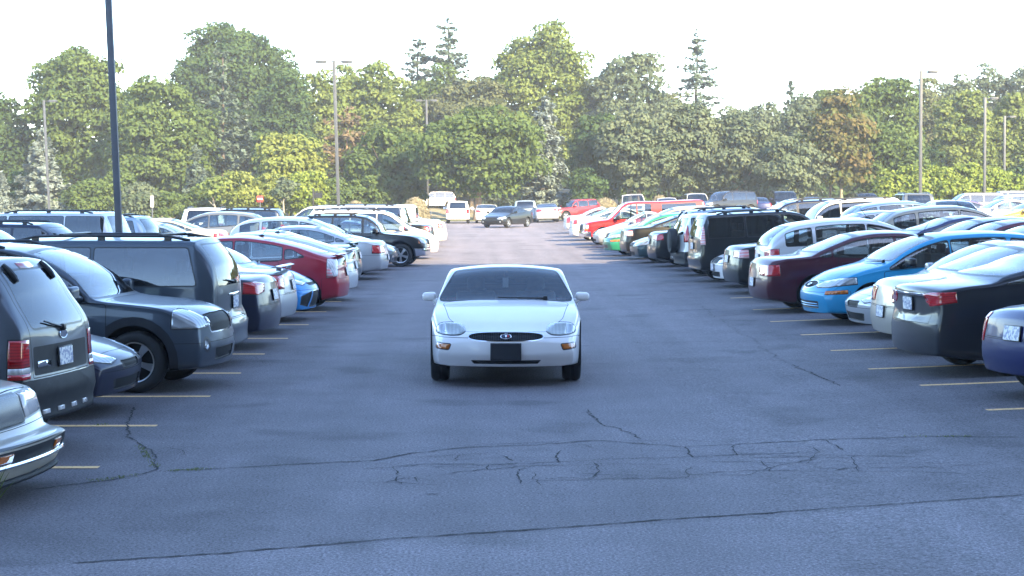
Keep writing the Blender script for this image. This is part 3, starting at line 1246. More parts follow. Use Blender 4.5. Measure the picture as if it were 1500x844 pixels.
def build_ciera():
    """old square-cut saloon with upright bright grille and chrome bumper"""
    L, W = 4.85, 1.77
    hood, H, deck, xw, xr = .92, 1.37, .97, 3.45, .95
    top = [(0, deck - .06), (.06, deck), (xr, deck + .02), (xr + .12, deck + .08), (xr + .5, H - .10), (xr + .75, H - .015), (2.4, H), (xw - .8, H - .03), (xw - .4, H - .19), (xw - .04, hood + .05), (xw + .1, hood + .005),
           (L - .7, hood - .06), (L - .34, hood - .11), (L - .29, hood - .14), (L - .25, hood - .22), (L - .22, hood - .33), (L - .20, .505), (L - .15, .49), (L - .04, .48), (L, .455)]
    belt = [(0, .84), (1, .89), (3.2, .86), (4.2, .80), (L - .35, .72), (L - .25, .60), (L - .18, .47), (L, .40)]
    c = Car('sedan', 'car', L=L, W=W, top=top, belt=belt, axles=(1.0, 3.86), tr=.315, tw=.2, clr=.17, tum=.30, bf=.10, br=.05, Cf=.06, Rf=.22, r=.05, c=.03, nose=[(.2, -.10), (.32, -.04), (.42, -.01), (.48, 0), (.56, 0), (1, -.0)], hubcap=True)
    c.key = 'ciera'
    c.arches()
    c.windscreen(xw - .72, xw - .04)
    c.windscreen(xr + .68, xr + .08, True, 'glass', 'rear_window')
    c.side_windows([(1.1, 2.0, 'glass'), (2.06, xw + .1, 'glass')])
    c.doors([(1.4, 2.44), (2.45, 3.5)])
    c.hood(xw + .05, L - .38, .76, .70)
    ff = lambda q, n: q.x > L - .75 and n.x > .12
    c.patch([(-.27, .775), (.27, .775), (.27, .56), (-.27, .56)], 'F', ff, 'grille', 'grille_old', .012, 0, 'trim', .016)
    c.lamp([(.32, .77), (.95, .77), (.95, .60), (.32, .585)], True, 'clearlens', 'headlight', .62, .014)
    # rubber strip round the bumper, amber indicators set in it
    for sd in (1, -1):
        c.lamp([(.42, .405), (.62, .405), (.62, .345), (.42, .345)], True, 'amber', 'turn_signal', .3, .012)
        break
    fs = lambda q, n: q.x > L - .9
    c.paintf([f for f in c.cut([(L - .9, .44), (L + .3, .44), (L + .3, .462), (L - .9, .462)], 'S', fs) if f.material_index == 0], 'trim')
    c.paintf([f for f in c.cut([(L - .9, .335), (L + .3, .335), (L + .3, .425), (L - .9, .425)], 'S', fs) if f.material_index == 0], 'plastic')
    c.bumper(True, L - .63, .53, 'paint')
    bm = bmesh.new()
    P = []
    for k in range(15):
        y = -.86 + 1.72 * k / 14
        h = c.bvh.ray_cast(Vector((L + 1, y, .34)), Vector((-1, 0, 0)))
        x = h[0].x if h[0] else L - .2
        P.append((x + .005, y, .315))
    bm_tube(bm, P, .022, 8)
    c.add('bumper_moulding', bm, M['chrome'], 0)
    bm = bmesh.new()
    P = []
    for k in range(15):
        y = -.78 + 1.56 * k / 14
        h = c.bvh.ray_cast(Vector((L + 1, y, .21)), Vector((-1, 0, 0)))
        x = h[0].x if h[0] else L - .25
        P.append((x + .0, y, .175))
    bm_tube(bm, P, .026, 8)
    c.add('front_lip', bm, M['plastic'], 0)
    c.lamp([(.4, .86), (1, .86), (1, .70), (.4, .70)], False, 'red', 'tail_light', .2)
    c.bumper(False, .6, .55, 'chrome')
    c.plate(False, .75)
    c.mirrors(xw - .2, hood + .02)
    c.wheels()
    c.interior(xw, hood, (2.6, 1.7))
    c.finish()


def build_prius():
    L, W, H = 4.46, 1.745, 1.49
    top = [(0, .86), (.04, .99), (.09, 1.06), (.16, 1.085), (.5, 1.175), (1.0, 1.32), (1.6, 1.44), (2.1, 1.488), (2.5, 1.475), (2.85, 1.40), (3.3, 1.20), (3.62, 1.035), (3.75, .99), (4.1, .87), (4.32, .76), (4.42, .68), (4.46, .58)]
    belt = [(0, .84), (.5, 1.0), (1.3, .985), (2.4, .935), (3.4, .90), (4.0, .76), (4.46, .5)]
    c = Car('hatchback', 'car', L=L, W=W, top=top, belt=belt, axles=(.82, 3.52), tr=.315, tw=.195, clr=.2, tum=.36, c=.045, r=.06, br=.14, Cr=.12,
            tail=[(.2, -.05), (.5, 0), (.72, -.03), (.85, -.05), (1.06, -.02), (1.3, -.02)])
    c.key = 'prius'
    c.arches()
    c.windscreen(2.72, 3.6)
    pts = [(-.56, 1.40), (.56, 1.40), (.62, 1.15), (-.62, 1.15)]
    c.patch(rpoly(pts, .05), 'F', lambda q, n: q.x < 1.7 and n.z > .2, 'rear_window', 'privacy', 0, 0, 'trim', .015)
    c.patch(rpoly([(-.60, 1.03), (.60, 1.03), (.60, .90), (-.60, .90)], .04), 'F', c.rfil, 'rear_window', 'privacy', 0, 0)
    c.side_windows([(.62, 1.12, 'glass', [(.78, 1.075), (1.16, 1.03), (1.16, 1.21), (1.05, 1.215)]), (1.22, 2.16, 'glass'), (2.22, 3.55, 'glass')], g=.115)
    c.doors([(1.28, 2.2), (2.215, 3.5)])
    c.hood(3.8, 4.3, .68, .6)
    # tall pale lamp cluster with a red bar
    c.lamp(rpoly([(.56, 1.02), (.78, 1.035), (.98, 1.02), (.98, .70), (.84, .66), (.72, .72)], .03), False, 'clearlens', 'tail_light', .33, .008,
           subs=[([(.80, .66), (.80, .86), (.99, .86), (.99, .66)], 'pinklens', 'red_lens')])
    c.line([(.44, .80), (.60, .80), (.60, .95), (.44, .95), (.44, .80)], 'S', lambda q, n: q.y < -.4, w=.006)
    c.lamp([(.45, .64), (.6, .74), (1, .86), (1, .70), (.6, .60)], True, 'lamp', 'headlight', .6)
    c.plate(False, .76)
    c.bumper(False, .43, .64)
    c.bumper(True, 3.9, .55)
    c.mirrors(3.3, 1.0)
    c.wheels()
    c.interior(3.5, .98, (2.5, 1.6))
    c.spoiler(.02, 1.115, .60, ch=.16, post=.04)
    c.antenna(1.75, 0, .25)
    c.finish()


def hatch(key, aggressive=True, L=4.36, W=1.82, H=1.48, tails=None, scl=(1, 1, 1), name='hatchback'):
    top = [(0, .96), (.03, 1.1), (.1, 1.2), (.35, 1.33), (.75, 1.43), (1.5, H), (2.0, H - .01), (2.35, H - .07), (2.8, 1.24), (3.12, 1.06), (3.24, 1.025), (3.38, 1.0), (3.85, .90), (4.12, .80), (4.26, .72), (4.33, .66), (L, .56)]
    belt = [(0, 1.0), (1.0, 1.0), (2.2, .93), (3.1, .89), (3.8, .80), (4.1, .70), (L, .5)]
    c = Car(name, 'car', scl=scl, L=L, W=W, top=top, belt=belt, axles=(.78, 3.43), tr=.32, clr=.20, tum=.33, bf=.20, Cf=.16,
            tail=[(.2, -.05), (.5, 0), (.7, -.03), (.95, -.06), (1.2, -.08), (1.5, -.3)])
    c.key = key
    c.arches()
    c.windscreen(2.33, 3.10)
    c.patch(rpoly([(-.52, 1.36), (.52, 1.36), (.62, 1.05), (-.62, 1.05)], .06), 'F', lambda q, n: q.x < .9 and n.x < -.1, 'rear_window', 'glass', 0, 0, 'trim', .02)
    c.side_windows([(.45, .95, 'glass'), (1.05, 2.0, 'glass'), (2.06, 3.2, 'glass')])
    c.doors([(1.2, 2.03), (2.042, 3.22)])
    if aggressive:      # swept lamps, slim upper grille, trapezoid mouth and triangular side intakes
        c.lamp(rpoly([(.36, .70), (.50, .76), (.90, .86), (.97, .84), (.85, .74), (.55, .67)], .02), True, 'lamp', 'headlight', .75)
        c.patch(rpoly([(-.33, .70), (.33, .70), (.30, .66), (-.30, .66)], .015), 'F', c.ffil, 'grille', 'grille', -.01, 0, 'trim', .01)
        c.patch(rpoly([(-.24, .55), (.24, .55), (.36, .27), (-.36, .27)], .03), 'F', c.ffil, 'air_intake', 'grille', -.012, 0, 'chrome', .008)
        for sd in (1, -1):
            c.patch([(sd * .32, .55), (sd * .74, .47), (sd * .74, .33), (sd * .45, .28)], 'F', c.ffil, 'side_intake', 'grille', -.012, 0, 'trim', .01)
    else:               # wide rounded lamps, oval badge in a small mouth, low slotted intake
        c.lamp(rpoly([(.33, .685), (.42, .75), (.70, .80), (.93, .81), (.90, .70), (.72, .665), (.45, .655)], .03), True, 'lamp', 'headlight', .66)
        c.patch([(.30 * math.cos(a), .70 + .055 * math.sin(a)) for a in np.linspace(0, 2 * math.pi, 25)[:-1]], 'F', c.ffil, 'grille', 'grille', -.012, 0, 'chrome', .008)
        c.lamp(rpoly([(.72, .60), (.95, .61), (.95, .55), (.73, .545)], .01), True, 'amber', 'side_marker', .5, .006)
        c.patch(rpoly([(-.55, .43), (.55, .43), (.50, .30), (-.50, .30)], .03), 'F', c.ffil, 'air_intake', 'trim', -.014, 0)
        for z in (.345, .385):
            bm = bmesh.new()
            P = []
            for k in range(9):
                y = -.5 + k / 8
                h = c.bvh.ray_cast(Vector((L + 1, y, z)), Vector((-1, 0, 0)))
                P.append(h[0] + Vector((.0, 0, 0)))
            bm_tube(bm, P, .009, 6)
            c.add('intake_bar', bm, M['paint'], 1, paint=True)
        c.oval(True, .70, .075, .035, 'badge')
        c.antenna(2.25, 0, .3)
    c.hood(3.26, 4.1, .74, .55)
    c.lamp(tails or [(.6, 1.0), (1, 1.05), (1, .78), (.62, .76)], False, 'red', 'tail_light', .3)
    c.plate(False, .80)
    c.bumper(False, .4, .62)
    c.bumper(True, 3.82, .58)
    c.mirrors(2.85, 1.0, 'trim' if not aggressive else 'paint')
    c.wheels()
    c.interior(3.05, .99, (2.4, 1.55))
    c.wiper((.6, 1.03), (-.05, 1.02), True)
    c.finish()


def build_minivan():
    L, W, H = 4.90, 1.84, 1.74
    top = [(0, 1.40), (.03, 1.52), (.10, 1.64), (.25, 1.705), (.6, 1.735), (2.0, H), (2.9, 1.72), (3.2, 1.64), (3.6, 1.36), (3.95, 1.13), (4.08, 1.08), (4.3, 1.03), (4.6, .92), (4.8, .80), (4.87, .72), (L, .62)]
    belt = [(0, 1.06), (1.5, 1.06), (3.0, 1.02), (3.9, .98), (4.5, .84), (L, .52)]
    c = Car('minivan', 'minivan', L=L, W=W, top=top, belt=belt, axles=(.98, 3.98), tr=.335, clr=.22, tum=.22, sw=.97, r=.08, c=.04, br=.10, Cr=.07, Rr=.3, bf=.2,
            tail=[(.2, 0), (.45, -.02), (.60, 0), (.70, -.10), (.95, -.10), (1.1, -.11), (1.5, -.22), (1.75, -.34)])
    c.key = 'minivan'
    c.arches()
    c.windscreen(3.1, 3.95)
    c.patch(rpoly([(-.60, 1.64), (.60, 1.64), (.70, 1.10), (-.70, 1.10)], .07), 'F', lambda q, n: q.x < .8 and n.x < -.1, 'rear_window', 'privacy', 0, 0, 'trim', .018)
    c.side_windows([(.5, 1.72, 'privacy', [(.42, 1.115), (1.80, 1.10), (1.80, 1.60), (.55, 1.60)]), (1.86, 2.72, 'privacy', [(1.86, 1.10), (2.74, 1.09), (2.74, 1.60), (1.86, 1.60)]), (2.80, 3.95, 'glass')], g=.12)
    # white sticker low in the rear side glass
    c.doors([(1.84, 2.76), (2.775, 3.85)], zlo=.36)
    for sd in (1, -1):
        c.line([(1.80, .80), (.95, .80)], 'S', lambda q, n, sd=sd: q.y * sd > .5, w=.014)
    c.hood(4.12, 4.75, .7, .58)
    c.lamp(rpoly([(.745, 1.06), (.99, 1.06), (.99, .70), (.76, .70)], .04), False, 'red', 'tail_light', .14, .01,
           subs=[([(.70, .60), (.70, .80), (.99, .80), (.99, .60)], 'clearlens', 'reverse_lens')])
    c.lamp([(.45, .70), (.5, .82), (1, .90), (1, .72), (.6, .66)], True, 'lamp', 'headlight', .6)
    c.line([(-.68, 1.62), (-.73, 1.08), (-.72, .66), (.72, .66), (.73, 1.08), (.68, 1.62)], 'F', c.rfil)
    c.plate(False, .86)
    c.patch(rpoly([(-.30, .985), (.30, .985), (.30, .955), (-.30, .955)], .01), 'F', c.rfil, 'plate_garnish', 'chrome', .01, 1)
    c.bumper(False, .55, .64)
    c.bumper(True, 4.4, .55)
    c.mirrors(3.7, 1.05)
    c.wheels()
    c.interior(3.95, 1.05, (3.05, 2.05, 1.1), zs=.68)
    c.rack(.55, 2.95, 'trim', .06, .05, (.95, 2.3))
    c.wiper((0, 1.13), (.42, 1.17))
    c.finish()


def build_pickup(key, cap):
    L, W, H = 5.5, 1.95, 1.85
    b0, b1 = 0.0, 2.15     # bed
    zb = 1.14
    if cap:
        back = [(0, 1.62), (.04, 1.74), (.15, 1.80), (.5, 1.815), (2.0, 1.815)]
    else:
        back = [(0, 1.06), (.03, zb - .01), (.1, zb), (1.0, zb), (2.0, zb), (2.12, zb + .03), (2.2, zb + .30), (2.26, 1.66), (2.34, 1.78)]
    top = back + [(2.6, 1.835), (3.0, H), (3.35, 1.83), (3.6, 1.74), (3.95, 1.42), (4.25, 1.17), (4.36, 1.13), (4.5, 1.12), (5.1, 1.07), (5.38, 1.02), (5.45, .96), (5.49, .88), (L, .78)]
    belt = [(0, 1.05), (2, 1.10), (4, 1.07), (5.0, 1.0), (5.35, .94), (L, .72)]
    c = Car('pickup_truck', 'pickup truck', L=L, W=W, top=top, belt=belt, axles=(1.15, 4.55), tr=.37, tw=.25, clr=.36, tum=.20, sw=.975, r=.07, c=.035, br=.02, Cr=.03, Rr=.1, bf=.10, Cf=.08, Rf=.3,
            tail=[(.3, 0), (1.2, 0), (1.9, -.06)], nose=[(.3, -.03), (.55, 0), (.7, -.04), (1.2, -.08)])
    c.key = key
    c.arches()
    c.windscreen(3.55, 4.25)
    c.side_windows([(2.42, 3.02, 'glass'), (3.08, 4.2, 'glass')] + ([(.3, 1.9, 'privacy', [(.35, 1.28), (1.95, 1.28), (1.95, 1.66), (.45, 1.66)])] if cap else []), g=.13)
    if cap:
        c.patch(rpoly([(-.6, 1.66), (.6, 1.66), (.66, 1.22), (-.66, 1.22)], .05), 'F', c.rfil, 'rear_window', 'privacy', 0, 0, 'trim', .02)
    else:
        c.patch(rpoly([(-.6, 1.70), (.6, 1.70), (.7, 1.28), (-.7, 1.28)], .06), 'F', lambda q, n: 1.9 < q.x < 2.6 and n.x < -.2, 'rear_window', 'glass', 0, 0, 'trim', .02)
        # open load bed: dark liner well
        f = c.cut([(.10, -.72), (2.02, -.72), (2.02, .72), (.10, .72)], 'T', lambda q, n: q.z > .9 and n.z > .5)
        c.delete(f)
        bm = bmesh.new()
        x0, x1, yy, z0, z1 = .10, 2.02, .72, .62, zb - .03
        v = [bm.verts.new(p) for p in ((x0, -yy, z0), (x1, -yy, z0), (x1, yy, z0), (x0, yy, z0), (x0, -yy, z1), (x1, -yy, z1), (x1, yy, z1), (x0, yy, z1))]
        for q in ((0, 1, 2, 3), (0, 4, 5, 1), (1, 5, 6, 2), (2, 6, 7, 3), (3, 7, 4, 0)):
            bm.faces.new([v[i] for i in q])
        c.add('bed_liner', bm, M['plastic'], 0, smooth=False)
    c.doors([(2.36, 3.04), (3.052, 4.28)], zlo=.50)
    for sd in (1, -1):
        c.line([(2.22, .5), (2.22, 1.1)], 'S', lambda q, n, sd=sd: q.y * sd > .5, w=.03)
    c.hood(4.42, 5.36, .80, .74)
    c.lamp([(.60, .92), (.60, .74), (1, .74), (1, .92)], True, 'lamp', 'headlight', .3)
    c.lamp([(.60, .735), (.60, .68), (1, .68), (1, .735)], True, 'amber', 'turn_signal', .25, .006)
    c.patch(rpoly([(-.57, .95), (.57, .95), (.55, .68), (-.55, .68)], .03), 'F', c.ffil, 'grille', 'grille', -.012, 0, 'chrome', .03)
    c.lamp([(.82, 1.02), (1, 1.02), (1, .66), (.82, .66)], False, 'red', 'tail_light', .14)
    c.line([(-.78, 1.08), (-.78, .62), (.78, .62), (.78, 1.08)], 'F', c.rfil)
    c.bumper(False, .25, .58, 'chrome')
    c.bumper(True, 5.1, .62, 'chrome')
    c.plate(False, .50)
    c.mirrors(3.95, 1.14, 'trim', .2, .24)
    c.wheels()
    c.interior(4.2, 1.12, (3.45, 2.75), zs=.85)
    c.finish()


def cust_escape(c):
    # black upper hinges, third brake lamp, step in the bumper, pale reflectors
    for sd in (1, -1):
        bm = bmesh.new()
        P = []
        for z in (c.zt(.4) - .055, c.zt(.4) - .10, c.zt(.4) - .16, c.zt(.4) - .20):
            h = c.bvh.ray_cast(Vector((-1, sd * .42, z)), Vector((1, 0, 0)))
            P.append(h[0] + h[1] * .012)
        bm_tube(bm, P, [.022, .03, .03, .02], 8)
        c.add('hinge', bm, M['trim'], 1)
    c.patch(rpoly([(-.16, 1.705), (.16, 1.705), (.16, 1.655), (-.16, 1.655)], .012), 'F', c.rfil, 'brake_light', 'pinklens', .004, 1)
    c.oval(False, 1.065, .085, .038, 'badge')
    for y in (-.56, -.25, .06, .37):
        c.patch(rpoly([(y, .43), (y + .14, .43), (y + .14, .39), (y, .39)], .008), 'F', c.rfil, 'reflector', 'clearlens', .006, 1, 'plastic', .01)
    # recessed darker panel round the number plate
    f = c.cut(rpoly([(-.62, .99), (.62, .99), (.62, .74), (-.62, .74)], .03), 'F', c.rfil)
    c.paintf(f, 'plastic')
    c.patch(rpoly([(.30, .86), (.56, .86), (.56, .80), (.30, .80)], .01), 'F', c.rfil, 'badge', 'chrome', .006, 1)


def cust_equinox(c):
    h = 1.08
    c.patch(rpoly([(-.56, h - .215), (.56, h - .215), (.56, h - .275), (-.56, h - .275)], .015), 'F', c.ffil, 'grille_bar', 'paintbar', .02, 0)
    for sd in (1, -1):
        c.patch([(sd * .62 + .06 * math.cos(a), .56 + .06 * math.sin(a)) for a in np.linspace(0, 2 * math.pi, 17)[:-1]], 'F', c.ffil, 'fog_light', 'lamp', -.01, 0, 'trim', .035)
    c.patch(rpoly([(-.40, .50), (.40, .50), (.36, .36), (-.36, .36)], .03), 'F', c.ffil, 'air_intake', 'grille', -.012, 0, 'trim', .01)


M['paintbar'] = M['chrome']


def build_models():
    build_riviera()
    build_ciera()
    build_prius()
    hatch('focus_new', True)
    hatch('focus_old', False)
    build_minivan()
    # midsize saloon with high tail (navy, camry-like) and its relatives
    sedan('sedan_high', deck=1.10, fog=True, tails=[(.42, .985), (.70, 1.02), (1, 1.0), (1, .86), (.78, .83), (.50, .87)])
    sedan('sedan_spoiler', deck=1.06, spoiler=True, H=1.44, tails=[(.48, .98), (.96, .98), (.96, .76), (.60, .76)])
    sedan('sedan_full', L=5.08, W=1.86, deck=1.06, H=1.46, tails=[(.34, .93), (1, .93), (1, .72), (.40, .74)], plate_r=.60, hubcap=True, amber=True, shape=.1)
    sedan('sedan_chrys', L=4.87, W=1.84, deck=1.14, H=1.48, tbar=.50, plate_r=.90, shape=.5, tails=[(.46, 1.03), (.70, 1.06), (1.0, 1.055), (1.0, .975), (.80, .90), (.60, .885), (.52, .93)], tail=[(.2, -.04), (.45, 0), (.70, -.01), (.74, -.05), (.98, -.05), (1.1, 0), (1.3, -.02)])
    sedan('sedan_pale', L=4.75, W=1.80, deck=1.10, H=1.47, tails=[(.40, 1.0), (1, 1.0), (1, .82), (.44, .84)], tailm='pinklens')
    sedan('compact', ax=(.82, 3.5), L=4.45, W=1.72, H=1.43, deck=1.0, hood=.95, tails=[(.62, .93), (1, .93), (1, .62), (.70, .62)], plate_r=.74)
    sedan('sporty', L=4.6, W=1.78, H=1.40, deck=1.02, hood=.92, two_box=True, head=[(.36, .60), (.52, .69), (.90, .76), (1, .75), (.86, .62), (.5, .56)], grille=[(-.30, .58), (.30, .58), (.26, .50), (-.26, .50)], shape=.3)
    sedan('jetta', L=4.4, W=1.75, H=1.46, deck=1.06, hood=.98, headm='clearlens', head=[(.40, .60), (.40, .76), (1, .78), (1, .62)], grille=[(-.38, .76), (.38, .76), (.34, .60), (-.34, .60)], fr_plate=True)
    suv('escape', L=4.44, W=1.81, H=1.77, belt_r=1.09, slope=.26, bumper_m='plastic', custom=cust_escape, plate_z=.87, rear_hw=.60, wip=True,
        tails=[(.69, 1.06), (1, 1.06), (1, .72), (.70, .72)], tsubs=[([(.60, .96), (.60, 1.02), (1, 1.02), (1, .96)], 'clearlens', 'reverse_lens'), ([(.60, .77), (.60, .82), (1, .82), (1, .77)], 'clearlens', 'reverse_lens')], bumpz=.72, rack_m='trim', cross=(1.2, 2.1))
    suv('equinox', L=4.77, W=1.81, H=1.72, hood=1.08, belt_r=1.12, custom=cust_equinox, bumper_m='paint', clad=.10, tr=.36, hoodL=1.15, rake=.75, slope=.4,
        head=[(.55, .76), (.52, .84), (.56, .97), (.80, 1.0), (1, .98), (1, .80), (.90, .755)], grille=[(-.50, .93), (.50, .93), (.46, .70), (-.46, .70)], rack_m='trim')
    hatch('crossover', False, tails=[(.44, .95), (.86, .98), (1, .965), (1, .865), (.80, .83), (.48, .86)], scl=(1.06, 1.0, 1.12), name='crossover')
    suv('boxcar', name='box_wagon', cat='car', L=4.3, W=1.79, H=1.74, hood=1.10, slope=.12, roofdrop=0, rake=.5, belt_r=1.10, clad=.06, bumper_m='paint', rear_hw=.60, hoodL=.85, tum=.20,
        tails=[(.70, 1.62), (.92, 1.60), (1, 1.1), (1, .96), (.76, .96), (.70, 1.1)], tailm='pinklens', rack_m='trim', cross=(1.0, 1.8))
    suv('sparecar', L=4.45, W=1.78, H=1.70, slope=.14, roofdrop=0, belt_r=1.10, clad=.0, spare=True, plate_z=.0, bumper_m='plastic', rear_hw=.58, rails=False,
        tails=[(.66, 1.45), (.86, 1.44), (1, 1.1), (1, .95), (.70, .95)], wip=False)
    suv('bigsuv', L=5.1, W=2.0, H=1.90, hood=1.16, belt_r=1.18, slope=.16, roofdrop=0, clad=0, tr=.39, bumper_m='paint', clr=.30, hoodL=1.2, rear_hw=.66, bumpz=.68)
    suv('jeepish', L=4.3, W=1.78, H=1.66, hood=1.06, slope=.2, roofdrop=0, clad=.05, tr=.37, bumper_m='chrome', clr=.32, hoodL=1.25, rake=.45, rear_priv=False, amber_in=True,
        head=[(.58, .74), (.58, .90), (.80, .90), (.80, .74)], custom=lambda c: c.lamp([(.815, .90), (1, .90), (1, .74), (.815, .74)], True, 'amber', 'turn_signal', .3, .006))
    build_pickup('pickup_cap', True)
    build_pickup('pickup', False)
# ------------------------------------------------------------------ the parked cars
C = {
    'white': (.72, .68, .66, 0), 'offwhite': (.66, .65, .60, 0), 'silver': (.42, .43, .45, .55), 'ltsilver': (.55, .56, .58, .45), 'bluesilver': (.30, .36, .42, .5),
    'champagne': (.44, .40, .33, .35), 'grey': (.13, .14, .155, .45), 'dkgrey': (.016, .018, .025, .3), 'black': (.004, .004, .005, .1), 'navy': (.006, .009, .032, .2), 'blue': (.005, .012, .080, .1),
    'teal': (.02, .045, .055, .3), 'slate': (.048, .062, .082, .35), 'steel': (.075, .085, .105, .4), 'skyblue': (.012, .26, .48, .1), 'azure': (.01, .20, .50, .1), 'red': (.38, .008, .014, .05), 'cherry': (.30, .008, .025, .1), 'maroon': (.055, .006, .016, .3), 'wine': (.10, .008, .018, .3), 'green': (.02, .20, .11, .25),
    'tan': (.30, .26, .20, .35), 'gold': (.55, .33, .05, .2), 'beige': (.40, .36, .30, 0), 'purple': (.06, .05, .20, .3),
}
FACE = {'E': 0.0, 'W': math.pi, 'S': -math.pi / 2, 'N': math.pi / 2}
GL, GR = 'cars parked in the row left of the aisle', 'cars parked in the row right of the aisle'
BL, BR = 'cars parked in the rows farther left', 'cars parked in the rows farther right'
FE = 'cars parked across the far end of the lot'


def put(model, col, d, px, end, face, label, group, yaw=None, level=None, cat=None, dz=0):
    s = MODELS[model]
    x = xat(px, d)
    rz = FACE[face] if isinstance(face, str) else R(face)
    if yaw is None:
        yaw = {'R': -3.0, 'L': 3.0, 'C': 0}[end]
    rz += R(yaw)
    hl = s.L / 2
    if end == 'R':
        x -= hl
    elif end == 'L':
        x += hl
    if level is None:
        level = 1 if d < 62 else 0
    e = place_car(model, (x, d), rz, C[col], label, cat, group, level=level)
    e.location.z += dz
    return e


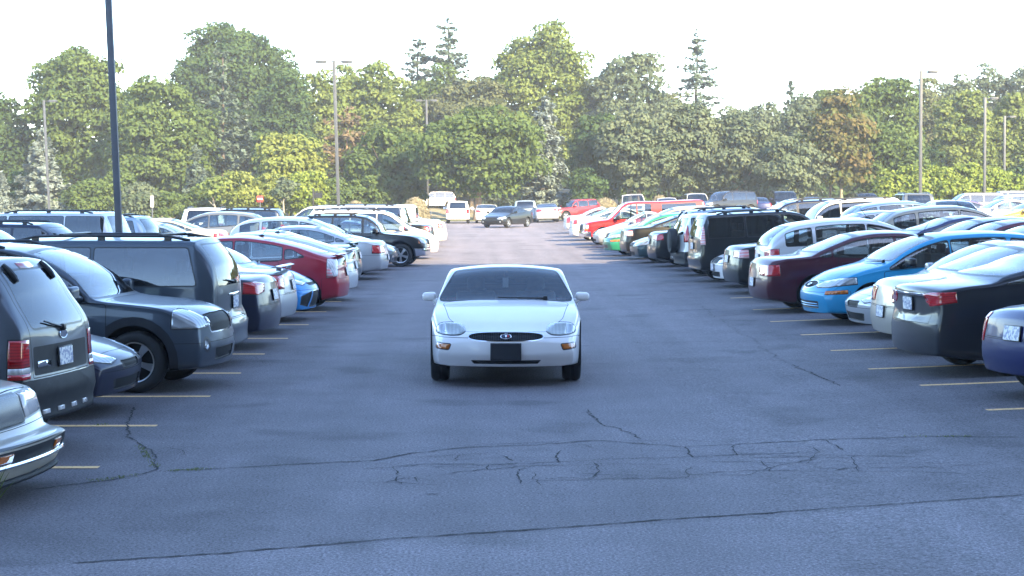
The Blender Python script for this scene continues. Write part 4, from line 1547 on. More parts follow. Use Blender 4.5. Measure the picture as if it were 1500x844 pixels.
CARS = [
    # left of the aisle, near to far
    ('ciera', 'beige', 14.6, 73, 'R', 'E', 'old beige sedan with upright bright grille and amber bumper light, nearest car at lower left', GL, -8),
    ('escape', 'steel', 17.3, 117, 'R', 'W', 'grey boxy suv showing its rear window wiper, dark plastic bumper and number plate', GL, -9),
    ('sporty', 'navy', 20.2, 199, 'R', 'E', 'small navy car whose nose pokes out between two grey suvs', GL, -6),
    ('equinox', 'slate', 22.9, 337, 'R', 'E', 'slate grey suv nose out with large headlights and a five spoke wheel', GL, -7),
    ('minivan', 'slate', 25.8, 357, 'R', 'W', 'grey green minivan with tinted rear side glass and black roof rack', GL, -5),
    ('sedan_high', 'navy', 28.7, 408, 'R', 'W', 'dark navy sedan with wedge tail lights beside the grey green minivan', GL, -5),
    ('sedan_spoiler', 'silver', 31.7, 433, 'R', 'W', 'silver sedan with boot spoiler between the navy sedan and the blue hatchback', GL, -3),
    ('focus_new', 'azure', 34.7, 466, 'R', 'E', 'bright blue hatchback parked nose out beside the red liftback', GL, -6),
    ('prius', 'cherry', 37.9, 511, 'R', 'W', 'cherry red liftback with pale tall tail lights', GL, -3),
    ('prius', 'ltsilver', 41.2, 524, 'R', 'W', 'silver liftback directly behind the cherry red liftback', GL, -3),
    ('sedan_spoiler', 'teal', 46.5, 530, 'R', 'W', 'dark teal sedan with a boot spoiler beyond the silver liftback', GL, -3),
    ('sedan_full', 'silver', 51.2, 569, 'R', 'W', 'large silver sedan with square red tail light before the black jeep', GL, -3),
    ('crossover', 'white', 54.4, 562, 'R', 'E', 'white crossover facing the aisle behind the large silver sedan', GL, -3),
    ('sedan_high', 'steel', 57.3, 583, 'R', 'E', 'dark grey blue sedan nose tucked against the black off-roader', GL, -3),
    ('jeepish', 'black', 60.3, 631, 'R', 'E', 'black off-roader nose out with pale alloy wheel at the edge of the shade', GL, -4),
    ('compact', 'blue', 63.6, 605, 'R', 'W', 'blue compact sedan in the sun beyond the black off-roader', GL, -3),
    ('minivan', 'white', 67.0, 643, 'R', 'E', 'white minivan nose out past the blue compact', GL, -3),
    ('bigsuv', 'silver', 70.6, 604, 'R', 'W', 'silver grey large suv behind the white minivan', GL, -3),
    ('sedan_high', 'black', 75.0, 637, 'R', 'W', 'black sedan with red tail light in the sunlit part of the left row', GL, -3),
    ('sedan_high', 'white', 82.0, 655, 'R', 'W', 'white sedan with its tail farthest into the aisle on the left', GL, -3),
    ('pickup_cap', 'white', 86.0, 612, 'R', 'W', 'white pickup with a bed cap standing above the left row', GL, -3),
    ('sedan_full', 'silver', 92.0, 648, 'R', 'W', 'silver sedan behind the farthest protruding white sedan', GL, -3),
    ('compact', 'grey', 100.0, 652, 'R', 'E', 'dark grey compact last in the left row', GL, -3),
    # farther left
    ('minivan', 'bluesilver', 36.4, 116, 'R', 'E', 'pale silver minivan seen over the near suvs at the left edge', BL),
    ('equinox', 'navy', 40.5, 126, 'R', 'W', 'navy suv with roof rails behind the pale silver minivan', BL, -7),
    ('bigsuv', 'ltsilver', 45.0, 191, 'R', 'W', 'large silver suv beside the tall near lamp post', BL, -6),
    ('minivan', 'bluesilver', 50.0, 239, 'R', 'W', 'blue silver minivan just right of the tall near lamp post', BL, -6),
    ('sedan_high', 'white', 57.0, 346, 'R', 'E', 'white sedan windscreen seen over the roof rack of the minivan', BL),
    ('suv_w', 'white', 78.0, 307, 'C', 'N', 'small white suv seen from behind in the sun at far left', BL),
    ('crossover', 'grey', 70.0, 392, 'R', 'W', 'grey crossover in a back row left of the white crossover', BL),
    ('suv_w', 'black', 74.0, 425, 'R', 'W', 'black suv in a back row under the small red sign', BL),
    ('sedan_full', 'dkgrey', 85.0, 462, 'R', 'W', 'dark grey sedan roof in the back row near the black sign post', BL),
    ('minivan', 'offwhite', 90.0, 548, 'R', 'W', 'off white minivan roof below the twin headed lamp post', BL),
    ('suv_w', 'grey', 97.0, 585, 'R', 'W', 'grey suv roof right of the twin headed lamp post', BL),
    ('sedan_full', 'champagne', 66.0, 335, 'R', 'W', 'champagne sedan roof left of the grey crossover', BL),
    # right of the aisle, near to far
    ('compact', 'blue', 20.7, 1453, 'L', 'E', 'deep blue compact cut by the right edge, white number plate on its boot', GR, 16),
    ('sedan_chrys', 'dkgrey', 23.6, 1322, 'L', 'E', 'dark grey sedan with large wedge red tail light and chrome boot bar', GR, 7),
    ('sedan_full', 'champagne', 26.5, 1288, 'L', 'E', 'champagne sedan tail squeezed between the dark grey sedan and a silver coupe', GR, 5),
    ('sporty', 'silver', 29.3, 1246, 'L', 'W', 'silver coupe nose out beside the bright blue sedan', GR, 5),
    ('focus_old', 'skyblue', 32.3, 1177, 'L', 'W', 'bright sky blue car nose out with amber side marker', GR, 6),
    ('sedan_full', 'maroon', 35.7, 1102, 'L', 'E', 'dark maroon sedan beside the sky blue car', GR, 4),
    ('crossover', 'ltsilver', 39.0, 1118, 'L', 'E', 'light silver crossover behind the maroon sedan', GR, 3),
    ('sedan_pale', 'black', 42.0, 1063, 'L', 'E', 'black sedan with pale red and clear tail light', GR, 5),
    ('jetta', 'white', 44.8, 1044, 'L', 'W', 'white sedan nose between the black boxy wagon and a black sedan', GR, 5),
    ('boxcar', 'black', 47.8, 1012, 'L', 'E', 'black boxy wagon with tall pale red tail light and roof bars', GR, 5),
    ('sparecar', 'ltsilver', 51.2, 990, 'L', 'E', 'silver suv with black spare wheel on its back door', GR, 5),
    ('escape', 'bluesilver', 54.3, 984, 'L', 'E', 'blue silver suv behind the one carrying a spare wheel', GR, 3),
    ('sedan_high', 'black', 57.6, 950, 'L', 'E', 'black sedan with dark red tail light at the edge of the shade', GR, 4),
    ('sedan_spoiler', 'teal', 61.0, 924, 'L', 'W', 'teal blue sedan nose out between two black sedans', GR, 4),
    ('sedan_pale', 'black', 64.5, 909, 'L', 'E', 'black sedan with pink tail light beside the green compact', GR, 3),
    ('focus_old', 'green', 68.3, 884, 'L', 'W', 'green hatchback nose out in the sun', GR, 4),
    ('crossover', 'tan', 71.8, 905, 'L', 'W', 'tan crossover behind the green hatchback', GR, 3),
    ('sedan_full', 'wine', 75.0, 889, 'L', 'W', 'wine red sedan nose out before the red pickup', GR, 3),
    ('jetta', 'silver', 78.3, 869, 'L', 'W', 'silver sedan nose beside the front wheel of the red pickup', GR, 3),
    ('pickup_cap', 'red', 82.5, 849, 'L', 'W', 'bright red pickup with matching bed cap', GR, 4),
    ('sedan_high', 'white', 90.0, 834, 'L', 'E', 'white sedan with red tail light just beyond the red pickup', GR, 3),
    ('sedan_full', 'offwhite', 97.0, 838, 'L', 'E', 'off white sedan second beyond the red pickup', GR, 3),
    ('compact', 'white', 106.0, 826, 'L', 'E', 'small white car last in the right row', GR, 3),
    # farther right
    ('crossover', 'tan', 47.5, 1280, 'L', 'E', 'tan silver hatch with dark spoiler edge behind the light silver crossover', BR),
    ('sedan_high', 'blue', 44.0, 1268, 'L', 'E', 'blue sedan whose roof shows above the maroon sedan', BR),
    ('sedan_full', 'navy', 41.0, 1285, 'L', 'W', 'navy sedan windscreen right of the blue sedan roof', BR),
    ('sedan_high', 'wine', 38.3, 1310, 'L', 'W', 'wine red sedan in the second row above the sky blue car', BR),
    ('sedan_full', 'cherry', 35.4, 1345, 'L', 'W', 'cherry red sedan at the right edge behind the silver coupe', BR),
    ('sedan_full', 'silver', 55.0, 1150, 'L', 'W', 'silver sedan roof between the boxy wagon and the white suv', BR),
    ('suv_w', 'white', 62.0, 1128, 'L', 'W', 'bright white suv side on above the silver crossover', BR),
    ('compact', 'bluesilver', 70.0, 1228, 'L', 'W', 'blue silver compact right of the bright white suv', BR),
    ('crossover', 'bluesilver', 58.5, 1236, 'L', 'E', 'blue grey crossover roof between the white suv and tan hatch', BR),
    ('sedan_full', 'silver', 75.0, 1392, 'C', 'S', 'silver sedan facing the camera in a back row at right', BR),
    ('sedan_high', 'white', 88.0, 1398, 'L', 'W', 'white sedan in the back rows left of the golden car', BR),
    ('compact', 'gold', 80.0, 1438, 'L', 'W', 'golden yellow compact at the right edge', BR),
    ('suv_w', 'grey', 100.0, 1333, 'C', 'N', 'grey suv seen from behind below the hedge', BR),
    ('compact', 'purple', 95.0, 1345, 'L', 'W', 'purple blue compact between the grey suv and facing silver sedan', BR),
    ('minivan', 'white', 132.0, 1372, 'L', 'W', 'white minivan roof close under the hedge', BR),
    ('bigsuv', 'white', 138.0, 1422, 'L', 'W', 'tall white suv roof under the hedge farther right', BR),
    ('suv_w', 'silver', 115.0, 1480, 'L', 'W', 'silver suv in the far rows at the right edge', BR),
    ('sedan_high', 'black', 108.0, 1412, 'L', 'W', 'black sedan in the far rows behind the white sedan', BR),
    ('crossover', 'bluesilver', 120.0, 1455, 'L', 'E', 'blue grey crossover in the far rows above the golden car', BR),
    ('sedan_high', 'white', 112.0, 1222, 'L', 'W', 'white sedan roof in the far rows above the bright white suv', BR),
    ('sedan_full', 'tan', 104.0, 1272, 'L', 'W', 'tan sedan in the far rows left of the grey suv', BR),
    ('sedan_full', 'dkgrey', 92.0, 1180, 'L', 'W', 'dark grey sedan roof in the far rows behind the bright white suv', BR),
    ('sedan_high', 'white', 100.0, 1095, 'L', 'W', 'white sedan roof above the black boxy wagon', BR),
    ('suv_w', 'navy', 66.0, 1072, 'L', 'W', 'navy suv roof just above the boxy wagon roof bars', BR),
    # across the far end
    ('suv_w', 'white', 146.0, 671, 'C', 'N', 'white suv seen from behind, leftmost across the far end of the aisle', FE),
    ('sedan_high', 'white', 147.0, 713, 'C', 'N', 'white sedan left of the black sedan driving in the aisle', FE),
    ('sedan_high', 'black', 128.0, 743, 'C', -118, 'black sedan driving toward the camera at the far end of the aisle', FE),
    ('minivan', 'bluesilver', 150.0, 769, 'C', 'N', 'blue silver minivan behind the black sedan driving in the aisle', FE),
    ('sedan_high', 'silver', 147.0, 801, 'C', 'N', 'silver sedan right of the driving black sedan with red tail light', FE),
    ('jeepish', 'red', 150.0, 841, 'C', -150, 'red suv angled by the dry grass mound', FE),
    ('pickup', 'white', 150.0, 927, 'C', 'S', 'white pickup cab facing over the red pickup', FE),
    ('sedan_high', 'white', 150.0, 977, 'C', 'S', 'white sedan behind the roof of the red pickup', FE),
    ('suv_w', 'offwhite', 150.0, 1020, 'C', 'S', 'off white suv right of the red pickup cap', FE),
    ('bigsuv', 'dkgrey', 149.0, 1064, 'C', -150, 'dark grey large suv angled under the pines', FE),
    ('compact', 'blue', 152.0, 1110, 'C', 'N', 'blue compact beyond the boxy wagon roof', FE),
    ('bigsuv', 'navy', 152.0, 1148, 'C', 'S', 'navy large suv under the pines right of the blue compact', FE),
    ('sedan_high', 'dkgrey', 153.0, 1190, 'C', 'N', 'dark grey sedan below the white house', FE),
    ('suv_w', 'black', 154.0, 1268, 'C', 'S', 'black suv under the orange leaved maple', FE),
]


def build_cars():
    suv('suv_w', L=4.6, W=1.83, H=1.74, slope=.2, clad=0, bumper_m='paint')
    for c in CARS:
        m, col, d, px, end, face, lb, g = c[:8]
        yaw = c[8] if len(c) > 8 else None
        put(m, col, d, px, end, face, lb, g, yaw)
    put('suv_w', 'white', 196.0, 635, 'C', -165, 'white suv on the raised road behind the dry grass mound', None, 0, dz=.75)
    # the white coupe standing in the aisle, facing the camera
    d1 = 23.35
    s = MODELS['riviera']
    x = xat(741, d1)
    rz = math.atan2(-d1, -x)
    off = 4.21 - s.L / 2
    place_car('riviera', (x - math.cos(rz) * off, d1 - math.sin(rz) * off), rz, C['white'],
              'white coupe standing in the middle of the aisle facing the camera, dark front plate', 'car', None, level=1, tilt=False)
# ------------------------------------------------------------------ foliage
def leafmat(name, c1, c2, trans=.35):
    m, nt, out = nmat(name)
    at_ = N(nt, 'ShaderNodeAttribute', attribute_name='tone')
    mx = N(nt, 'ShaderNodeMix', data_type='RGBA')
    nt.links.new(at_.outputs['Fac'], mx.inputs['Factor'])
    mx.inputs[6].default_value = (*[v * LEAF_K for v in c1], 1)
    mx.inputs[7].default_value = (*[v * LEAF_K for v in c2], 1)
    di = N(nt, 'ShaderNodeBsdfDiffuse')
    tr = N(nt, 'ShaderNodeBsdfTranslucent')
    nt.links.new(mx.outputs[2], di.inputs[0])
    nt.links.new(mx.outputs[2], tr.inputs[0])
    ms = N(nt, 'ShaderNodeMixShader')
    ms.inputs[0].default_value = trans
    nt.links.new(di.outputs[0], ms.inputs[1])
    nt.links.new(tr.outputs[0], ms.inputs[2])
    nt.links.new(ms.outputs[0], out.inputs[0])
    return m


LEAF = {
    'dark': ((.035, .065, .030), (.075, .115, .045)), 'mid': ((.060, .095, .035), (.110, .150, .050)), 'light': ((.090, .130, .040), (.160, .190, .060)), 'yellow': ((.130, .165, .045), (.210, .230, .070)),
    'olive': ((.080, .100, .050), (.130, .140, .075)), 'grey': ((.075, .105, .065), (.130, .155, .100)), 'spruce': ((.070, .100, .075), (.130, .165, .135)), 'bluespruce': ((.130, .165, .155), (.210, .245, .230)),
    'pine': ((.070, .095, .060), (.120, .140, .085)), 'dead': ((.140, .105, .070), (.190, .160, .095)), 'orange': ((.075, .110, .040), (.150, .105, .050)), 'dry': ((.17, .15, .10), (.25, .22, .15)), 'hedge': ((.120, .170, .035), (.220, .260, .060)),
    'grass': ((.10, .13, .04), (.20, .22, .08)),
}
LM = {}
LEAF_K = 1.12


def lm(k):
    if k not in LM:
        LM[k] = leafmat('leaves_' + k, *LEAF[k], trans=.22 if k in ('spruce', 'bluespruce', 'pine', 'dry') else .35)
    return LM[k]


M['bark'] = simple('bark', (.085, .070, .058), .9, var=.35, scale=6)
M['barkpale'] = simple('bark_pale', (.26, .23, .19), .9, var=.25, scale=6)
M['barkpine'] = simple('bark_pine', (.22, .15, .105), .9, var=.3, scale=6)


def leaf_mesh(name, P, Nn, S, T, mat, rs, asp=1.0, up=None):
    """one leaf-sized diamond per point: P centre, Nn facing, S size, T tone"""
    n = len(P)
    Nn = Nn / np.maximum(1e-6, np.linalg.norm(Nn, axis=1))[:, None]
    a = rs.normal(size=(n, 3)) if up is None else up
    u = np.cross(Nn, a)
    u /= np.maximum(1e-6, np.linalg.norm(u, axis=1))[:, None]
    v = np.cross(Nn, u)
    s = S[:, None]
    k = rs.uniform(.35, .65, size=(n, 1))
    q = np.stack([P - u * s, P - v * s * asp * k * 1.3 + u * s * .1, P + u * s, P + v * s * asp * k * 1.3 + u * s * .15], axis=1)
    q += Nn[:, None, :] * 0.0
    me = bpy.data.meshes.new(name)
    me.vertices.add(4 * n)
    me.vertices.foreach_set('co', q.reshape(-1).astype(np.float32))
    me.loops.add(4 * n)
    me.loops.foreach_set('vertex_index', np.arange(4 * n, dtype=np.int32))
    me.polygons.add(n)
    me.polygons.foreach_set('loop_start', np.arange(0, 4 * n, 4, dtype=np.int32))
    at_ = me.attributes.new('tone', 'FLOAT', 'FACE')
    at_.data.foreach_set('value', T.astype(np.float32))
    me.materials.append(mat)
    me.update(calc_edges=True)
    return me


def trunk_obj(root, h, r, mat='bark', limbs=0, rs=None, hb=.35, spread=2.5, lean=0.0):
    bm = bmesh.new()
    pts, rad = [], []
    for i in range(7):
        t = i / 6
        pts.append((lean * t * h + (rs.normal() * .1 * t if rs is not None else 0), (rs.normal() * .1 * t if rs is not None else 0), h * t - .2))
        rad.append(r * (1.35 if i == 0 else 1 - .75 * t))
    bm_tube(bm, pts, rad, 9)
    for k in range(limbs):
        a = 2 * math.pi * k / max(1, limbs) + rs.uniform(-.4, .4)
        z0 = h * rs.uniform(hb, .85)
        ln = spread * rs.uniform(.6, 1.1)
        p0 = Vector((lean * z0, 0, z0))
        p1 = p0 + Vector((math.cos(a) * ln * .5, math.sin(a) * ln * .5, ln * .45))
        p2 = p0 + Vector((math.cos(a) * ln, math.sin(a) * ln, ln * 1.0))
        bm_tube(bm, [p0, p1, p2], [r * .42, r * .3, r * .1], 6)
    link(bpy.data.objects.new('trunk', mesh_from_bm('trunk', bm, M[mat])), root)


def leafy(px, d, ytop, hwpx, kind, label, name='broadleaf_tree', cat='tree', base=.16, seed=0, dens=1.0, z0=None, clump=1.0, round_=1.0, trunk_r=None, leaf=.22, bark='bark', group='broadleaf trees beyond the lot', flat=0.0, gap=.0, depth=None):
    rs = np.random.RandomState(seed + 11)
    x = xat(px, d)
    g = gz(x) if z0 is None else z0
    H = H_CAM + (HOR - ytop) * d / F_PX - g
    w = hwpx * d / F_PX
    root = link(bpy.data.objects.new(name, None))
    root.location = (x, d, g)
    tag(root, label, cat, group)
    zb = H * base
    ch = (H - zb) / 2
    zc = zb + ch
    dw = (depth or w * .85)
    # boughs: clumps of leaves spread through the crown, with open gaps between
    n = int(95 * dens * (w / 4.5) ** 1.3 * (ch / 5) ** .8 / clump**1.6) + 8
    cl = []
    tries = 0
    while len(cl) < n and tries < n * 40:
        tries += 1
        v = rs.normal(size=3)
        v /= np.linalg.norm(v)
        rr = rs.uniform(.35, 1.0) ** .5
        v = v * rr
        if v[1] > .55:
            continue
        prof = 1.0 - .30 * max(0, v[2]) ** 2 * (1 - round_)
        lob = 1 + .07 * math.sin(3.1 * math.atan2(v[2], v[0]) + seed) + .06 * math.sin(7.3 * math.atan2(v[2], v[0]) + seed * 2.1)
        c = np.array([v[0] * w * .86 * prof * lob, v[1] * dw * .86, zc + v[2] * ch * .90 * lob])
        if c[2] > H - .4 * clump:
            continue
        cl.append((c, rs.uniform(.75, 1.35) * clump * (1.0 - .25 * max(0, v[2])), rr))
    P, NN, S, T = [], [], [], []
    for c, r, rr in cl:
        m = int(66 * (r / 1.0) ** 2 * (.30 / leaf) ** 1.75 * (1 - gap))
        u = rs.normal(size=(m, 3))
        u /= np.linalg.norm(u, axis=1)[:, None]
        u[:, 2] = np.where(u[:, 2] < -.35, -u[:, 2], u[:, 2])
        k = rs.uniform(.72, 1.10, size=(m, 1))
        k = np.where(rs.uniform(size=(m, 1)) < .10, k * 1.25, k)
        p = c + u * r * k * np.array([1.15, 1.1, .78 - .3 * flat])
        P.append(p)
        nn = u * 1.0 + rs.normal(size=(m, 3)) * .55 + np.array([0, 0, .35])
        NN.append(nn)
        S.append(rs.uniform(.65, 1.25, m) * leaf)
        ct = rs.uniform(0, .65)
        T.append(np.clip(ct + rs.uniform(-.15, .35, m), 0, 1))
    # inner leaves close the heart of the crown
    m = int(230 * w * ch * (1 - gap) / 4)
    u = rs.normal(size=(m, 3))
    u /= np.linalg.norm(u, axis=1)[:, None]
    k = rs.uniform(0, 1, (m, 1)) ** .4 * .84
    P.append(u * k * np.array([w, dw * .8, ch]) + np.array([0, .1, zc]))
    NN.append(rs.normal(size=(m, 3)))
    S.append(rs.uniform(.7, 1.3, m) * max(.3, leaf * 1.7))
    T.append(rs.uniform(0, .5, m))
    P, NN, S, T = np.concatenate(P), np.concatenate(NN), np.concatenate(S), np.concatenate(T)
    link(bpy.data.objects.new('crown', leaf_mesh('crown', P, NN, S, T, lm(kind), rs)), root)
    trunk_obj(root, H * .72, trunk_r or max(.10, w * .055), bark, 6 if cat == 'tree' else 3, rs, max(.2, base), w * .6)
    return root


def conifer(px, d, ytop, hwpx, kind, label, name='spruce_tree', seed=0, tiers=None, droop=.25, base=.04, sparse=1.0, group='conifers beyond the lot', bark='bark', leaf=.26, shape=1.0, ztr=.0):
    rs = np.random.RandomState(seed + 77)
    x = xat(px, d)
    g = gz(x)
    H = H_CAM + (HOR - ytop) * d / F_PX - g
    w = hwpx * d / F_PX
    root = link(bpy.data.objects.new(name, None))
    root.location = (x, d, g)
    tag(root, label, 'tree', group)
    P, NN, S, T, U = [], [], [], [], []
    tiers = tiers or int(max(14, H / .42))
    for i in range(tiers):
        t = (i + rs.uniform(-.3, .3)) / tiers
        z = H * (base + (1 - base) * t)
        rad = w * (1 - max(0, t)) ** shape * rs.uniform(.78, 1.12) + .12
        nb = max(4, int(9 * (rad / w) ** .4))
        a0 = rs.uniform(0, 6.28)
        for b in range(nb):
            a = a0 + 6.283 * b / nb + rs.uniform(-.25, .25)
            if math.sin(a) > .75:
                continue
            ln = rad * (rs.uniform(.40, 1.18) if rs.uniform() < .8 else rs.uniform(.9, 1.35))
            tilt = rs.normal() * .16
            m = int((12 + ln * 34) * sparse * (.26 / leaf))
            s = rs.uniform(.10, 1.0, m) ** .75
            side = rs.normal(size=m) * .16 * ln * (1.15 - s)
            zz = z + rs.normal() * .22 + (tilt - droop) * ln * s + .18 * ln * s * s + rs.normal(size=m) * .09 - np.abs(rs.normal(size=m)) * .12 * ln * .3
            px_ = math.cos(a) * ln * s - math.sin(a) * side
            py_ = math.sin(a) * ln * s + math.cos(a) * side
            P.append(np.stack([px_, py_, zz], 1))
            nn = np.stack([rs.normal(size=m) * .5 + math.cos(a) * .4, rs.normal(size=m) * .5 + math.sin(a) * .4, np.ones(m) * .9], 1)
            NN.append(nn)
            S.append(rs.uniform(.6, 1.2, m) * leaf)
            T.append(np.clip(rs.uniform(0, .6) + rs.uniform(-.2, .4, m), 0, 1))
    P, NN, S, T = np.concatenate(P), np.concatenate(NN), np.concatenate(S), np.concatenate(T)
    link(bpy.data.objects.new('crown', leaf_mesh('crown', P, NN, S, T, lm(kind), rs, .8)), root)
    trunk_obj(root, H * .98, max(.09, H * .016), bark, 0, rs)
    return root


BT, CT, ST = 'broadleaf trees beyond the lot', 'conifers beyond the lot', 'bushes along the edge of the lot'


def build_trees():
    L, K = leafy, conifer
    # tall back layer
    L(112, 190, 58, 74, 'mid', 'tall light green tree behind the near lamp post, left of the dome crowned tree', seed=1, clump=1.25)
    L(345, 212, 22, 104, 'dark', 'huge dark green dome crowned tree, tallest on the left', seed=2, clump=1.35, dens=1.15)
    L(238, 180, 108, 76, 'mid', 'dense mid green maple right of the near lamp post', seed=3, clump=1.15, base=.05)
    L(5, 192, 134, 52, 'dark', 'dark green tree cut by the left edge', seed=4, base=.05)
    L(418, 197, 96, 50, 'dark', 'dark tree under the right shoulder of the dome crowned tree', seed=5, base=.05)
    L(470, 201, 92, 52, 'light', 'pale green tree left of the twin headed lamp post', seed=6, base=.06)
    L(556, 203, 84, 66, 'light', 'light green round tree below the pair of thin spruces', seed=7, base=.06)
    K(613, 216, 56, 62, 'spruce', 'shorter thin spruce of the pair on the skyline', seed=8, sparse=.7, droop=.12, shape=.62)
    K(657, 214, 32, 84, 'spruce', 'taller spruce of the pair on the skyline', seed=9, sparse=.75, droop=.12, shape=.66)
    L(690, 206, 104, 80, 'olive', 'broad olive green tree in the middle of the tree line', seed=10, clump=1.1, base=.06)
    L(794, 210, 32, 82, 'light', 'big yellow green tree, tallest right of centre', seed=11, clump=1.35, dens=1.1)
    L(922, 207, 58, 66, 'grey', 'airy grey green tree right of the tallest yellow green tree', seed=12, gap=.25, flat=.4, base=.10)
    K(1020, 213, 46, 56, 'spruce', 'lone sparse spruce standing against the sky right of centre', seed=13, sparse=.5, droop=.15, shape=.6)
    K(327, 184, 74, 62, 'spruce', 'layered blue green pine in front of the dome crowned tree', name='pine_tree', seed=14, sparse=.8, droop=-.05, tiers=17, shape=.6, leaf=.26)
    K(800, 169, 138, 34, 'bluespruce', 'pale silvery spruce right of the wide front maple', seed=15, shape=.55, sparse=1.8)
    K(510, 173, 150, 64, 'dead', 'brownish dying pine behind the twin headed lamp post', name='pine_tree', seed=16, sparse=.55, droop=-.02, tiers=18, shape=.7, bark='barkpine')
    L(700, 164, 152, 108, 'mid', 'wide front maple whose trunk stands behind the white sedan at the far end', seed=17, base=.17, clump=1.05, leaf=.2, trunk_r=.38, bark='barkpine')
    L(562, 170, 182, 56, 'mid', 'green tree at the left side of the wide front maple', seed=18, base=.06)
    L(424, 171, 186, 46, 'yellow', 'yellow green young tree left of the dying pine', seed=19, base=.08)
    L(881, 176, 160, 46, 'dark', 'dark blue green tree by the pale silvery spruce', seed=20, base=.03)
    L(196, 204, 122, 44, 'mid', 'back row green tree between the two tall left crowns', seed=21, base=.1)
    L(514, 208, 92, 48, 'light', 'pale green back row tree right of the twin headed lamp post', seed=22, base=.1)
    L(640, 210, 98, 52, 'mid', 'green back row tree under the spruce pair', seed=23, base=.1)
    L(862, 211, 112, 42, 'mid', 'green back row tree behind the dark blue green tree', seed=24, base=.1)
    L(980, 212, 132, 46, 'olive', 'olive back row tree left of the lone sparse spruce', seed=25, base=.1)
    L(1080, 209, 150, 54, 'grey', 'grey green back row tree above the bushy pine', seed=26, base=.1)
    L(1216, 212, 132, 40, 'mid', 'green back row tree behind the orange maple', seed=27, base=.1)
    L(1352, 208, 112, 44, 'olive', 'olive back row tree behind the tall right lamp post', seed=28, base=.1)
    # pines on the right
    for i, (px, d, yt, hw, k, lb) in enumerate([
            (936, 171, 152, 62, 'pine', 'broad rusty green pine above the white pickup cab'),
            (1012, 173, 146, 66, 'pine', 'broad grey green pine in front of the lone sparse spruce'),
            (1078, 172, 164, 58, 'pine', 'bushy pine left of the silvery leaved tree'),
            (1160, 168, 200, 52, 'pine', 'low round pine beside the white house')]):
        L(px, d, yt, hw, k, lb, name='pine_tree', seed=30 + i, base=.12, bark='barkpine', leaf=.19, clump=.85, group=CT, trunk_r=.24, flat=.3)
    L(1182, 191, 124, 42, 'grey', 'silvery leaved tree left of the orange maple', seed=40, base=.1)
    K(1157, 200, 118, 46, 'spruce', 'narrow spruce tip behind the silvery leaved tree', seed=41)
    L(1232, 170, 124, 50, 'orange', 'maple turning orange above the black suv', seed=42, base=.14, bark='barkpale')
    L(1292, 186, 98, 60, 'mid', 'tall green tree right of the orange maple', seed=43, base=.05, clump=1.1)
    L(1300, 171, 182, 48, 'mid', 'lower green tree at the foot of the tall one beside the orange maple', seed=52, base=.04)
    L(1400, 222, 100, 36, 'grey', 'distant grey green tree left of the two right lamp posts', seed=44, gap=.2, base=.1)
    L(1452, 224, 90, 42, 'grey', 'distant tall grey green tree between the right lamp posts', seed=45, gap=.2, base=.1)
    L(1506, 222, 90, 44, 'grey', 'distant grey green tree cut by the right edge', seed=46, gap=.15, base=.1)
    L(1412, 194, 126, 52, 'light', 'light green willow left of the middle right lamp post', seed=47, base=.04)
    L(1480, 196, 132, 46, 'light', 'light green willow behind the rightmost lamp post', seed=48, base=.04)
    K(1368, 178, 200, 20, 'dark', 'small dark conifer right of the single tall right lamp post', seed=49, shape=.5)
    L(1120, 200, 140, 50, 'grey', 'grey green tree behind the bushy pine', seed=50, base=.05)
    L(1500, 176, 235, 22, 'dark', 'dark shrub at the right edge', name='bush', cat='bush', seed=51, base=.0, group=ST)
    # front conifers on the left
    K(62, 166, 190, 46, 'bluespruce', 'blue spruce in front of the left lamp post', seed=60, shape=.75, sparse=2.4, leaf=.28)
    K(3, 164, 256, 24, 'bluespruce', 'small blue spruce cut by the left edge', seed=61, shape=.8, sparse=2.0)
    K(288, 168, 214, 30, 'spruce', 'small grey green spruce right of the near lamp post', seed=62, shape=.75, sparse=1.8)
    # bushes and young trees
    for i, (px, d, yt, hw, k, lb) in enumerate([
            (207, 162, 266, 28, 'grey', 'pale grey bush right of the near lamp post'), (246, 163, 278, 22, 'mid', 'low green bush beside the pale grey bush'),
            (352, 162, 248, 34, 'yellow', 'yellow green bush behind the small red sign'), (398, 163, 252, 34, 'yellow', 'yellow green bush right of the small red sign'),
            (450, 162, 246, 30, 'hedge', 'bright green bush behind the black sign post'), (130, 165, 262, 34, 'mid', 'green bush between the blue spruce and near lamp post'),
            (175, 168, 246, 30, 'mid', 'green bush at the foot of the near lamp post'), (488, 164, 262, 26, 'mid', 'green bush at the foot of the twin headed lamp post'),
            (540, 166, 256, 30, 'mid', 'green bush right of the twin headed lamp post'), (590, 170, 252, 34, 'mid', 'green bush left of the white suv on the raised road'),
            (860, 166, 246, 26, 'dark', 'dark bush above the red suv'), (300, 166, 262, 24, 'mid', 'green bush in front of the small grey green spruce'),
            (30, 170, 250, 26, 'dark', 'dark bush between the two blue spruces')]):
        L(px, d, yt, hw, k, lb, name='bush', cat='bush', seed=70 + i, base=.0, group=ST, clump=.7, leaf=.16)
    for i, (px, yt, hw, lb) in enumerate([(1338, 244, 30, 'leftmost of the bright hedge bushes by the tall right lamp post'), (1372, 240, 34, 'bright hedge bush just right of the tall right lamp post'), (1412, 234, 34, 'bright hedge bush left of the middle right lamp post'),
                                          (1452, 240, 32, 'bright hedge bush between the two rightmost lamp posts'), (1478, 246, 26, 'rightmost bright hedge bush'), (1308, 250, 26, 'bright hedge bush beside the orange maple')]):
        L(px, 165, yt, hw, 'hedge', lb, name='hedge_bush', cat='bush', seed=90 + i, base=.0, group='bright hedge bushes at right', clump=.75, leaf=.17)
